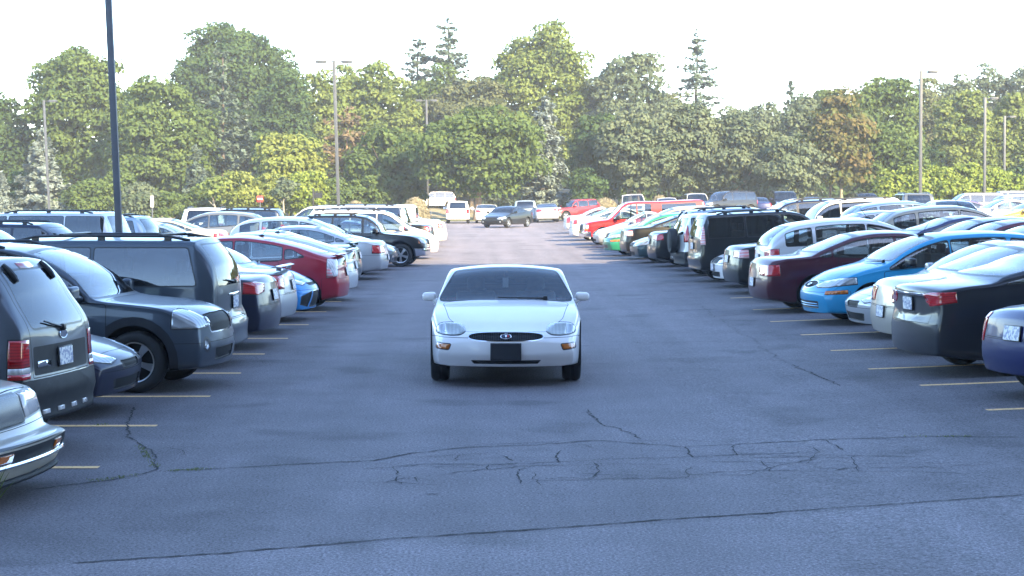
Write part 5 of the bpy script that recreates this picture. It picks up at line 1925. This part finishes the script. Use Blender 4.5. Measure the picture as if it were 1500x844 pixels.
    for i, (px, yt, hw, k, lb) in enumerate([(314, 258, 15, 'light', 'young tree with pale trunk in front of the small spruce'), (415, 258, 14, 'grey', 'young bare looking tree left of the black sign post')]):
        L(px, 158, yt, hw, k, lb, name='young_tree', seed=100 + i, base=.4, clump=.5, leaf=.2, bark='barkpale', trunk_r=.11, gap=.3)
    # mounds of dry ornamental grass
    for i, (px, d, yt, hw, lb) in enumerate([(608, 158, 289, 23, 'dry beige grass mound below the white suv on the raised road'), (886, 158, 290, 24, 'dry beige grass mound beside the red suv'),
                                             (520, 158, 294, 20, 'dry beige grass mound right of the twin headed lamp post'), (966, 160, 286, 16, 'dry beige grass mound beneath the rusty green pine')]):
        rs = np.random.RandomState(200 + i)
        x = xat(px, d)
        g = gz(x)
        h, w = H_CAM + (HOR - yt) * d / F_PX - g, hw * d / F_PX
        n = 5200
        a, r = rs.uniform(0, 6.283, n), np.sqrt(rs.uniform(0, 1, n))
        zt = h * np.sqrt(np.maximum(.05, 1 - r**2))
        t = rs.uniform(.3, 1, n)
        P = np.stack([np.cos(a) * r * w, np.sin(a) * r * w * .7, zt * t], 1)
        NN = np.stack([np.cos(a) * .7 + rs.normal(size=n) * .3, np.sin(a) * .7 + rs.normal(size=n) * .3, .5 + 0 * a], 1)
        o = link(bpy.data.objects.new('grass_mound', leaf_mesh('grass_mound', P, NN, rs.uniform(.12, .25, n), rs.uniform(0, 1, n), lm('dry'), rs, .3)))
        o.location = (x, d, g)
        tag(o, lb, 'grass mound', 'dry grass mounds at the lot edge')
    # the wood behind, one mass
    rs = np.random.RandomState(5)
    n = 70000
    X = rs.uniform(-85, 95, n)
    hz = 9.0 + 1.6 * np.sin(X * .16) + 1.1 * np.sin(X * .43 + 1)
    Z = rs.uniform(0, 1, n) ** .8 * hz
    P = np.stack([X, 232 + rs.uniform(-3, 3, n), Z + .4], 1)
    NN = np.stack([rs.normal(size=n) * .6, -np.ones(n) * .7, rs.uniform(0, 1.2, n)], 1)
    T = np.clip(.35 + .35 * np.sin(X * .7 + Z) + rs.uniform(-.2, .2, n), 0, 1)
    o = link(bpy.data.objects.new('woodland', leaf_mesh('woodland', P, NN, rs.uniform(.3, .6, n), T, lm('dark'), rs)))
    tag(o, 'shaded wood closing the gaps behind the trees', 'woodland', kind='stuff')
# ------------------------------------------------------------------ ground, markings, posts, houses
def asphalt():
    m, nt, out = nmat('asphalt')
    tc = N(nt, 'ShaderNodeTexCoord')

    def noise(scale, det=5, rough=.6):
        n = N(nt, 'ShaderNodeTexNoise')
        n.inputs['Scale'].default_value = scale
        n.inputs['Detail'].default_value = det
        n.inputs['Roughness'].default_value = rough
        nt.links.new(tc.outputs['Object'], n.inputs['Vector'])
        return n.outputs['Fac']

    def ramp(v, a, b, lo, hi):
        r = N(nt, 'ShaderNodeMapRange')
        for k, q in zip(('From Min', 'From Max', 'To Min', 'To Max'), (a, b, lo, hi)):
            r.inputs[k].default_value = q
        nt.links.new(v, r.inputs['Value'])
        return r.outputs[0]

    def mul(a, b):
        n = N(nt, 'ShaderNodeMath', operation='MULTIPLY')
        nt.links.new(a, n.inputs[0])
        nt.links.new(b, n.inputs[1])
        return n.outputs[0]
    big = ramp(noise(.16, 4), .3, .7, .86, 1.14)
    mid = ramp(noise(1.3, 5), .3, .7, .90, 1.10)
    agg = ramp(noise(48, 3, .75), .32, .68, .28, 1.72)
    agg2 = ramp(noise(19, 3, .7), .3, .7, .84, 1.16)
    # pale stone chips scattered through the surface
    v = N(nt, 'ShaderNodeTexVoronoi', feature='F1')
    v.inputs['Scale'].default_value = 46
    nt.links.new(tc.outputs['Object'], v.inputs['Vector'])
    chip = ramp(v.outputs['Distance'], .0, .20, 2.5, 1.0)
    k = mul(mul(mul(big, mid), mul(agg, agg2)), chip)
    # older paler surface this side of the seam
    sx = N(nt, 'ShaderNodeSeparateXYZ')
    nt.links.new(tc.outputs['Object'], sx.inputs[0])
    ln = N(nt, 'ShaderNodeMath', operation='MULTIPLY_ADD')
    nt.links.new(sx.outputs['X'], ln.inputs[0])
    ln.inputs[1].default_value = -SEAM[0]
    nt.links.new(sx.outputs['Y'], ln.inputs[2])
    old = ramp(ln.outputs[0], SEAM[1] - .02, SEAM[1] + .02, 1.22, 1.0)
    k = mul(k, old)
    # colour darkens from the driven lane out to the bays, along a wavering edge
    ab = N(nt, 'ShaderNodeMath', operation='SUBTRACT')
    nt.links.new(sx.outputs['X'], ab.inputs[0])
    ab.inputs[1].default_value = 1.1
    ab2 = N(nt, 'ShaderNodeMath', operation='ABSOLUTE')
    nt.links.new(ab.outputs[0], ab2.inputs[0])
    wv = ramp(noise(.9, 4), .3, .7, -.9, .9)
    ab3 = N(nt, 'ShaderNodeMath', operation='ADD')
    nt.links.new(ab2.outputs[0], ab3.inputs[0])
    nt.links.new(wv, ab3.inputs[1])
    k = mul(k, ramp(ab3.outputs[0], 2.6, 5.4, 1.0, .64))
    # faint wheel streaks along the lane
    mp = N(nt, 'ShaderNodeMapping')
    mp.inputs['Scale'].default_value = (1.6, .045, 1)
    nt.links.new(tc.outputs['Object'], mp.inputs[0])
    sn = N(nt, 'ShaderNodeTexNoise')
    sn.inputs['Scale'].default_value = 1.0
    sn.inputs['Detail'].default_value = 4
    nt.links.new(mp.outputs[0], sn.inputs['Vector'])
    k = mul(k, ramp(sn.outputs['Fac'], .3, .7, .86, 1.12))
    st = ramp(noise(.75, 2, .4), .60, .70, 1.0, .72)
    k = mul(k, st)
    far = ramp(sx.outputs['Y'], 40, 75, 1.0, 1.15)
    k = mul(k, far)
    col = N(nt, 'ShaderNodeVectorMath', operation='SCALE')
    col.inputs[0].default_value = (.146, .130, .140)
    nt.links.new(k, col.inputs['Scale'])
    b = bsdf(nt, rough=.82, spec=.35)
    nt.links.new(col.outputs[0], b.inputs['Base Color'])
    bp = N(nt, 'ShaderNodeBump')
    bp.inputs['Strength'].default_value = .5
    bp.inputs['Distance'].default_value = .008
    nt.links.new(agg, bp.inputs['Height'])
    nt.links.new(bp.outputs[0], b.inputs['Normal'])
    nt.links.new(b.outputs[0], out.inputs[0])
    return m


def strip(name, xs, ys, zoff, mat, kind='structure', label=None):
    V, F = [], []
    for y in ys:
        for x in xs:
            V.append((x, y, gz(x) + zoff))
    n = len(xs)
    for j in range(len(ys) - 1):
        for i in range(n - 1):
            F.append((j * n + i, j * n + i + 1, (j + 1) * n + i + 1, (j + 1) * n + i))
    o = link(bpy.data.objects.new(name, mesh_raw(name, V, F, mat)))
    o.data.polygons.foreach_set('use_smooth', [True] * len(F))
    tag(o, label, None, kind=kind)
    return o


p0, p1 = at(100, 825), at(1500, 726)
SEAM = ((p1.y - p0.y) / (p1.x - p0.x), p0.y - p0.x * (p1.y - p0.y) / (p1.x - p0.x))


def poly_strip(pts, w0, jit, seed, zoff=.005, sub=14):
    """thin irregular ribbon on the ground along photo pixels"""
    rs = np.random.RandomState(seed)
    P = [at(*p) for p in pts]
    Q = []
    for a, b in zip(P[:-1], P[1:]):
        n = max(2, int((b - a).length * sub))
        for i in range(n):
            Q.append(a + (b - a) * (i / n))
    Q.append(P[-1])
    V, F = [], []
    wob = np.cumsum(rs.normal(size=len(Q))) * .25
    wob -= np.linspace(wob[0], wob[-1], len(Q))
    for i, q in enumerate(Q):
        d = (Q[min(i + 1, len(Q) - 1)] - Q[max(i - 1, 0)])
        d.z = 0
        d.normalize()
        n = Vector((-d.y, d.x, 0))
        c = q + n * (rs.normal() * jit * .5 + wob[i] * jit)
        w = max(.0015, w0 * .75 * rs.uniform(.3, 1.45))
        if i in (0, len(Q) - 1):
            w = .001
        for sg in (1, -1):
            v = c + n * w * sg
            V.append((v.x, v.y, gz(v.x) + zoff))
        if i:
            k = 2 * i
            F.append((k - 2, k - 1, k + 1, k))
    return V, F


CRACKS = [
    ([(100, 826), (330, 812), (560, 792), (780, 777), (1000, 760), (1250, 742), (1500, 725)], .016, .012),
    ([(228, 690), (300, 688), (450, 679), (545, 675), (600, 664), (680, 655), (780, 652), (870, 645), (1000, 655), (1200, 645), (1350, 640), (1500, 641)], .013, .02),
    ([(45, 718), (130, 707), (195, 698), (228, 688), (222, 665), (190, 640), (188, 622), (196, 596)], .013, .02),
    ([(530, 688), (640, 680), (700, 683), (860, 676), (1010, 670), (1120, 664)], .009, .03),
    ([(640, 698), (690, 690), (760, 684), (830, 681)], .009, .03),
    ([(870, 678), (875, 690), (868, 700)], .009, .02), ([(860, 600), (880, 622), (910, 630), (940, 643)], .012, .03), ([(735, 668), (752, 676)], .012, .02),
    ([(820, 660), (818, 678)], .010, .02), ([(1000, 655), (1020, 672)], .010, .03), ([(1070, 652), (1080, 668), (1210, 662)], .008, .02),
    ([(1210, 645), (1235, 660)], .010, .02), ([(1000, 695), (1090, 696), (1150, 680), (1200, 672)], .008, .03), ([(1225, 690), (1245, 685)], .012, .01),
    ([(1160, 534), (1200, 552), (1230, 566)], .014, .03), ([(1030, 448), (1070, 478), (1110, 510), (1150, 532)], .007, .05), ([(470, 500), (620, 500), (640, 502)], .012, .04),
    ([(855, 500), (950, 503), (1060, 500)], .012, .05), ([(560, 708), (600, 700), (640, 705)], .007, .02), ([(620, 725), (645, 724)], .014, .01), ([(240, 655), (268, 660), (270, 668)], .007, .02),
]
LINES_L = [(45, 145, 685), (60, 230, 624), (100, 308, 581), (230, 353, 547), (320, 388, 519), (345, 422, 496), (380, 452, 476), (400, 478, 457), (440, 500, 442)]
LINES_R = [(1445, 1600, 601), (1348, 1500, 565), (1272, 1420, 541), (1217, 1340, 514), (1173, 1300, 491), (1128, 1240, 471.5), (1103, 1210, 454), (1070, 1180, 437)]


def _web():
    rs = random.Random(4)
    out = []
    for k in range(34):
        x, y = rs.uniform(480, 1330), rs.uniform(646, 704)
        y += (x - 800) * -.02
        if rs.random() < .78:
            pts = [(x, y)]
            for _ in range(rs.randint(2, 5)):
                x += rs.uniform(22, 70)
                y += rs.uniform(-3, 2)
                pts.append((x, y))
            out.append((pts, rs.uniform(.004, .009), .03))
        else:
            pts = [(x, y)]
            for _ in range(rs.randint(2, 4)):
                x += rs.uniform(-9, 10)
                y += rs.uniform(3, 9)
                pts.append((x, y))
            out.append((pts, rs.uniform(.004, .008), .02))
    for k in range(26):
        x, y = rs.uniform(250, 1400), rs.uniform(430, 830)
        a = rs.uniform(.0, 1)
        out.append(([(x, y), (x + 14 + 30 * a, y + rs.uniform(-4, 5)), (x + 30 + 40 * a, y + rs.uniform(-6, 9))], .0035, .03))
    return out


CRACKS += _web()


def build_ground():
    xs = [-400, -150, -60, -30] + [x * 1.0 for x in range(-14, 26)] + [30, 40, 60, 90, 150, 400]
    m, nt, out = nmat('meadow')
    b = bsdf(nt, (.10, .12, .05), .95)
    tc = N(nt, 'ShaderNodeTexCoord')
    no = N(nt, 'ShaderNodeTexNoise')
    no.inputs['Scale'].default_value = .6
    no.inputs['Detail'].default_value = 6
    nt.links.new(tc.outputs['Object'], no.inputs['Vector'])
    cr = N(nt, 'ShaderNodeValToRGB')
    cr.color_ramp.elements[0].color = (.07, .10, .03, 1)
    cr.color_ramp.elements[1].color = (.20, .18, .09, 1)
    nt.links.new(no.outputs['Fac'], cr.inputs['Fac'])
    nt.links.new(cr.outputs[0], b.inputs['Base Color'])
    nt.links.new(b.outputs[0], out.inputs[0])
    strip('ground', xs, [-120, 0, 100, 200, 400, 1500], -.02, m)
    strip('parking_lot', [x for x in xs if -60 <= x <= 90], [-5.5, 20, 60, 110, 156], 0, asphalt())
    crackm = simple('crack_dark', (.012, .012, .014), .95)  # flat dark colour of the crack ribbons
    for i, (pts, w, j) in enumerate(CRACKS):
        V, F = poly_strip(pts, w, j, i)
        o = link(bpy.data.objects.new('pavement_crack', mesh_raw('pavement_crack', V, F, crackm)))
        tag(o, None, None, kind='structure')
    # worn yellow bay lines
    m, nt, out = nmat('worn_yellow_paint')
    tc = N(nt, 'ShaderNodeTexCoord')
    no = N(nt, 'ShaderNodeTexNoise')
    no.inputs['Scale'].default_value = 30
    no.inputs['Detail'].default_value = 5
    nt.links.new(tc.outputs['Object'], no.inputs['Vector'])
    cr = N(nt, 'ShaderNodeValToRGB')
    cr.color_ramp.elements[0].position = .33
    cr.color_ramp.elements[0].color = (.12, .11, .10, 1)
    cr.color_ramp.elements[1].position = .42
    cr.color_ramp.elements[1].color = (.74, .45, .19, 1)
    nt.links.new(no.outputs['Fac'], cr.inputs['Fac'])
    b = bsdf(nt, rough=.8)
    nt.links.new(cr.outputs[0], b.inputs['Base Color'])
    nt.links.new(b.outputs[0], out.inputs[0])
    for sd, LS in ((-1, LINES_L), (1, LINES_R)):
        for (xa, xb, y) in LS:
            a = at(xb if sd < 0 else xa, y)
            n = 12
            V, F = [], []
            for i in range(n + 1):
                x = a.x + sd * 4.8 * i / n
                for dy in (-.062, .062):
                    V.append((x, a.y + dy, gz(x) + .004))
                if i:
                    k = 2 * i
                    F.append((k - 2, k - 1, k + 1, k))
            o = link(bpy.data.objects.new('parking_line', mesh_raw('parking_line', V, F, m)))
            tag(o, None, None, kind='structure')
    # raised road and bank beyond the lot
    V, F = [], []
    prof = [(-.03, 176), (.55, 186), (.74, 190), (.74, 203), (.5, 206), (-.03, 212)]
    for x in (-40, -20, -5, 0):
        k = 0.0 if x == 0 else 1.0
        for z, y in prof:
            V.append((x, y, z * k if z > 0 else z))
    for i in range(3):
        for j in range(5):
            F.append((i * 6 + j, (i + 1) * 6 + j, (i + 1) * 6 + j + 1, i * 6 + j + 1))
    o = link(bpy.data.objects.new('bank', mesh_raw('bank', V, F, simple('dry_turf', (.20, .17, .10), .95, var=.3, scale=1.5))))
    tag(o, None, None, kind='structure')
    # grass growing in the crack on the left and at the edge of the kerb
    rs = np.random.RandomState(3)
    P, NN, S = [], [], []
    for (a, b_, n, hh) in (((130, 706), (200, 698), 90, .05), ((205, 655), (228, 686), 160, .07), ((250, 691), (310, 688), 110, .05), ((1330, 640), (1420, 640), 60, .04), ((140, 624), (160, 622), 30, .04)):
        p, q = at(*a), at(*b_)
        for _ in range(n // 3):
            t = rs.uniform()
            c = p + (q - p) * t
            for s in range(4):
                P.append((c.x + rs.normal() * .022, c.y + rs.normal() * .03, gz(c.x) + rs.uniform(0.003, hh * .35)))
                NN.append((rs.normal(), -1, rs.normal() * .4))
                S.append(rs.uniform(.006, .013))
    o = link(bpy.data.objects.new('crack_grass', leaf_mesh('crack_grass', np.array(P), np.array(NN), np.array(S), rs.uniform(0, 1, len(P)), lm('grass'), rs, .35)))
    tag(o, 'short grass and weeds growing in the pavement cracks', 'grass', kind='stuff')
    # weed tuft at the lower left corner
    w = at(2, 760)
    bm = bmesh.new()
    for k in range(34):
        a, ln = rs.uniform(0, 6.28), rs.uniform(.25, .5)
        lean = rs.uniform(.15, .8)
        p = [Vector((math.cos(a) * lean * ln * t, math.sin(a) * lean * ln * t, ln * (t - .35 * lean * t * t))) for t in (0, .35, .7, 1)]
        sidev = Vector((-math.sin(a), math.cos(a), 0))
        vs = []
        for q, ww in zip(p, (.008, .009, .006, .001)):
            vs.append((bm.verts.new(q - sidev * ww), bm.verts.new(q + sidev * ww)))
        for (a0, a1), (b0, b1) in zip(vs[:-1], vs[1:]):
            bm.faces.new((a0, a1, b1, b0))
    o = link(bpy.data.objects.new('weed', mesh_from_bm('weed', bm, lm('grass'))))
    o.location = (w.x - .12, w.y + .05, 0)
    tag(o, 'green weed tuft at the lower left corner of the lot', 'weed')


def lamp_post(px_top, y_top, px_bot, y_bot, d, heads, label, wid=.14, top=None):
    x1, x0 = xat(px_top, d), xat(px_bot, d)
    g = gz(x0)
    zt = top or H_CAM + (HOR - y_top) * d / F_PX
    zb = H_CAM + (HOR - y_bot) * d / F_PX
    sl = (x1 - x0) / (H_CAM + (HOR - y_top) * d / F_PX - zb)
    base_x = x0 - sl * (zb - g)
    root = link(bpy.data.objects.new('lamp_post', None))
    root.location = (base_x, d, g)
    tag(root, label, 'lamp post', 'lamp posts of the parking lot')
    h = zt - g
    bm = bmesh.new()
    rot = Matrix.Rotation(math.atan(sl), 4, 'Y')
    bm_box(bm, rot @ Vector((0, 0, h / 2)), (wid, wid, h), .012, 2, rot)
    link(bpy.data.objects.new('pole', mesh_from_bm('pole', bm, M['steel'])), root)
    bm = bmesh.new()
    bm_lathe(bm, [(.001, .62), (.27, .60), (.30, .55), (.30, -.1)], 'Z', 24)
    link(bpy.data.objects.new('base', mesh_from_bm('base', bm, simple('post_base_concrete', (.33, .32, .30), .9, var=.15))), root)
    tx = sl * h
    for sd in heads:
        bm = bmesh.new()
        bm_box(bm, (tx + sd * .30, 0, h - .08), (.5, .06, .06), .01, 1)
        bm_box(bm, (tx + sd * .72, 0, h - .07), (.62, .36, .16), .04, 2)
        hd = link(bpy.data.objects.new('lamp_head', mesh_from_bm('lamp_head', bm, M['steel'])), root)
        bm = bmesh.new()
        bm_box(bm, (tx + sd * .72, 0, h - .155), (.50, .28, .02), .005, 1)
        link(bpy.data.objects.new('lens', mesh_from_bm('lens', bm, M['clearlens'])), hd)
    return root


def sign(px, d, ybot, ytop, w, h, mat, label, post='steel', arm=False, postw=.05):
    x = xat(px, d)
    g = gz(x)
    zt = H_CAM + (HOR - ytop) * d / F_PX - g
    root = link(bpy.data.objects.new('sign', None))
    root.location = (x, d, g)
    tag(root, label, 'sign', 'small signs at the lot edge')
    bm = bmesh.new()
    bm_tube(bm, [(0, 0, -.1), (0, 0, zt)], postw, 8)
    if arm:
        bm_box(bm, (.38, 0, zt - .25), (.8, .05, .05), .008, 1)
        bm_box(bm, (.38, 0, zt - .55), (.7, .04, .45), .008, 1)
    link(bpy.data.objects.new('post', mesh_from_bm('post', bm, M[post])), root)
    if mat:
        bm = bmesh.new()
        bm_box(bm, (0, -.07, zt - h / 2), (w, .02, h), .006, 2)
        p = link(bpy.data.objects.new('panel', mesh_from_bm('panel', bm, M[mat])), root)
        if mat == 'signred':
            bm = bmesh.new()
            bm_box(bm, (0, -.085, zt - h * .5), (w * .8, .01, h * .22), .002, 1)
            link(bpy.data.objects.new('stripe', mesh_from_bm('stripe', bm, M['signwhite'])), p)


def house(px0, px1, d, ywall, yroof, wallm, roofm, label, depth=8):
    x0, x1 = xat(px0, d), xat(px1, d)
    g = gz(x0)
    hw = H_CAM + (HOR - ywall) * d / F_PX - g
    hr = H_CAM + (HOR - yroof) * d / F_PX - g
    root = link(bpy.data.objects.new('house', None))
    root.location = ((x0 + x1) / 2, d, g)
    tag(root, label, 'house', 'houses behind the trees')
    w = x1 - x0
    V = [(-w / 2, 0, -.3), (w / 2, 0, -.3), (w / 2, depth, -.3), (-w / 2, depth, -.3), (-w / 2, 0, hw), (w / 2, 0, hw), (w / 2, depth, hw), (-w / 2, depth, hw), (-w / 2, depth / 2, hr), (w / 2, depth / 2, hr)]
    F = [(0, 1, 5, 4), (1, 2, 6, 9, 5), (2, 3, 7, 6), (3, 0, 4, 8, 7)]
    wl = link(bpy.data.objects.new('wall', mesh_raw('wall', V, F, wallm)), root)
    o = .35
    rz = lambda y: hr - (hr - hw) * abs(y - depth / 2) / (depth / 2)
    V = [(-w / 2 - o, -o, rz(-o)), (w / 2 + o, -o, rz(-o)), (w / 2 + o, depth / 2, hr), (-w / 2 - o, depth / 2, hr), (w / 2 + o, depth + o, rz(depth + o)), (-w / 2 - o, depth + o, rz(depth + o))]
    V = [(x, y, z + .02) for x, y, z in V] + [(x, y, z + .16) for x, y, z in V]
    F = [(0, 1, 2, 3), (3, 2, 4, 5), (6, 9, 8, 7), (9, 11, 10, 8), (0, 6, 7, 1), (5, 4, 10, 11), (0, 3, 9, 6), (3, 5, 11, 9), (1, 7, 8, 2), (2, 8, 10, 4)]
    link(bpy.data.objects.new('roof', mesh_raw('roof', V, F, roofm)), root)
    n = max(1, int(w / 2.8))
    for i in range(n):
        xx = -w / 2 + w * (i + .5) / n
        bm = bmesh.new()
        bm_box(bm, (xx, -.03, min(1.5, hw * .6)), (1.0, .06, 1.2), .02, 1)
        f = link(bpy.data.objects.new('window', mesh_from_bm('window', bm, M['signwhite'])), root)
        bm = bmesh.new()
        bm_box(bm, (xx, -.065, min(1.5, hw * .6)), (.8, .02, 1.0), 0)
        link(bpy.data.objects.new('pane', mesh_from_bm('pane', bm, M['trim'], False)), f)


def build_setting():
    build_ground()
    lamp_post(162, 0, 174, 340, 42.0, (1,), 'tall dark lamp post nearest the camera at left, its head above the picture', .14, 9.6)
    lamp_post(490, 90, 496, 305, 105, (1, -1), 'twin headed lamp post left of centre', .17)
    lamp_post(66, 148, 72, 305, 150, (1,), 'lamp post in front of the blue spruce at far left', .17)
    lamp_post(625, 147, 627, 290, 178, (1, -1), 'lamp post half hidden in the trees at centre', .17)
    lamp_post(1347, 104, 1348, 288, 115, (1,), 'tallest lamp post on the right', .17)
    lamp_post(1441, 143, 1442, 285, 147, (1,), 'middle lamp post of the three on the right', .18)
    lamp_post(1470, 170, 1471, 285, 172, (1,), 'rightmost lamp post in front of the willow', .18)
    sign(381, 152, 305, 287, .5, .5, 'signred', 'small red sign with white stripe on a post at left')
    sign(223, 150, 305, 287, .26, .9, 'signwhite', 'narrow white sign right of the near lamp post')
    sign(459, 150, 305, 276, 0, 0, None, 'thin black post with a dark bracket board at left of the twin headed lamp post', 'trim', True, .07)
    white = simple('white_clapboard', (.68, .67, .64), .7, var=.06, scale=3)
    tanw = simple('tan_stucco', (.46, .40, .33), .85, var=.1, scale=2)
    brick = simple('orange_brick', (.40, .20, .12), .85, var=.2, scale=8)
    roofm = simple('grey_shingle', (.11, .105, .10), .9, var=.25, scale=5)
    house(676, 712, 236, 268, 256, white, roofm, 'white house glimpsed behind the wide front maple')
    house(1010, 1068, 215, 281, 270, tanw, roofm, 'tan house glimpsed under the pines')
    house(1166, 1192, 205, 272, 258, white, roofm, 'white gabled house left of the orange maple')
    # low wall at the end of the aisle
    x0, x1 = xat(812, 182), xat(905, 182)
    bm = bmesh.new()
    bm_box(bm, ((x0 + x1) / 2, 182, 1.25), (x1 - x0, .35, 2.7), .02, 1)
    bm_box(bm, ((x0 + x1) / 2, 182, 2.65), (x1 - x0 + .12, .5, .12), .02, 1)
    o = link(bpy.data.objects.new('garden_wall', mesh_from_bm('garden_wall', bm, tanw)))
    tag(o, 'pale tan garden wall behind the red suv and dry grass mound', 'wall')
    # the tall building behind the camera whose shade covers the near half of the lot
    bx0, bx1, by, bd, bh = -14.0, 110.0, -7.0, 22.0, BLD_H
    root = link(bpy.data.objects.new('office_building', None))
    root.location = ((bx0 + bx1) / 2, by - bd / 2, 0)
    tag(root, 'long tall brick building behind the camera that shades the near lot', 'building')
    bm = bmesh.new()
    bm_box(bm, (0, 0, bh / 2), (bx1 - bx0, bd, bh), .05, 1)
    link(bpy.data.objects.new('wall', mesh_from_bm('wall', bm, simple('dark_brick', (.15, .13, .12), .85, var=.1, scale=.5), False)), root)
    glz = simple('dusty_glazing', (.125, .115, .11), .7)
    nfl = int(bh / 3.6)
    for i in range(nfl):
        bm = bmesh.new()
        bm_box(bm, (0, bd / 2 + .02, 1.9 + 3.6 * i), (bx1 - bx0 - 4, .08, 1.2), .0)
        link(bpy.data.objects.new('window_band', mesh_from_bm('window_band', bm, glz, False)), root)


# ------------------------------------------------------------------ light
SUN_EL, SUN_AZ = 27.0, 35.0      # sun behind the camera, to its right
BLD_H = (61.5 + 7.0) / math.cos(R(SUN_AZ)) * math.tan(R(SUN_EL))


def build_haze():
    m, nt, out = nmat('thin_haze')
    v = N(nt, 'ShaderNodeVolumePrincipled')
    v.inputs['Color'].default_value = (.93, .95, 1, 1)
    v.inputs['Density'].default_value = HAZE
    nt.links.new(v.outputs[0], out.inputs['Volume'])
    bm = bmesh.new()
    x0, x1, y0, y1, z0, z1 = -130, 150, -40, 330, -1.1, BLD_H + 3
    bm_box(bm, ((x0 + x1) / 2, (y0 + y1) / 2, (z0 + z1) / 2), (x1 - x0, y1 - y0, z1 - z0))
    o = link(bpy.data.objects.new('haze', mesh_from_bm('haze', bm, m, False)))
    tag(o, 'thin pale morning haze over the whole lot', None, kind='stuff')


HAZE = .00045


def build_light():
    w = bpy.data.worlds.new('World')
    scene.world = w
    w.use_nodes = True
    nt = w.node_tree
    bg = nt.nodes['Background']
    sky = nt.nodes.new('ShaderNodeTexSky')
    sky.sky_type = 'NISHITA'
    sky.sun_disc = False
    sky.sun_elevation = R(SUN_EL)
    sky.sun_rotation = R(180 - SUN_AZ)
    sky.altitude = 200
    sky.air_density = 1.0
    sky.dust_density = .6
    sky.ozone_density = 3.0
    nt.links.new(sky.outputs[0], bg.inputs[0])
    bg.inputs[1].default_value = .11
    sd = bpy.data.lights.new('sun', 'SUN')
    sd.energy = 2.7
    sd.angle = R(.5)
    sd.color = (1.0, .80, .44)
    so = link(bpy.data.objects.new('sun', sd))
    a = R(SUN_AZ)
    v = Vector((-math.sin(a) * math.cos(R(SUN_EL)), math.cos(a) * math.cos(R(SUN_EL)), -math.sin(R(SUN_EL))))
    so.rotation_euler = v.to_track_quat('-Z', 'Y').to_euler()
    so.location = (40, -60, 60)
    vs = scene.view_settings
    vs.view_transform = 'Standard'
    vs.look = 'None'
    vs.exposure = 3.0
    vs.gamma = 1.0
    cy = scene.cycles
    cy.use_denoising = True
    cy.max_bounces = 8
    cy.diffuse_bounces = 3
    cy.glossy_bounces = 4
    cy.transparent_max_bounces = 14
    cy.transmission_bounces = 4
    cy.sample_clamp_indirect = 6


build_models()
build_cars()
build_trees()
build_setting()
build_haze()
build_light()
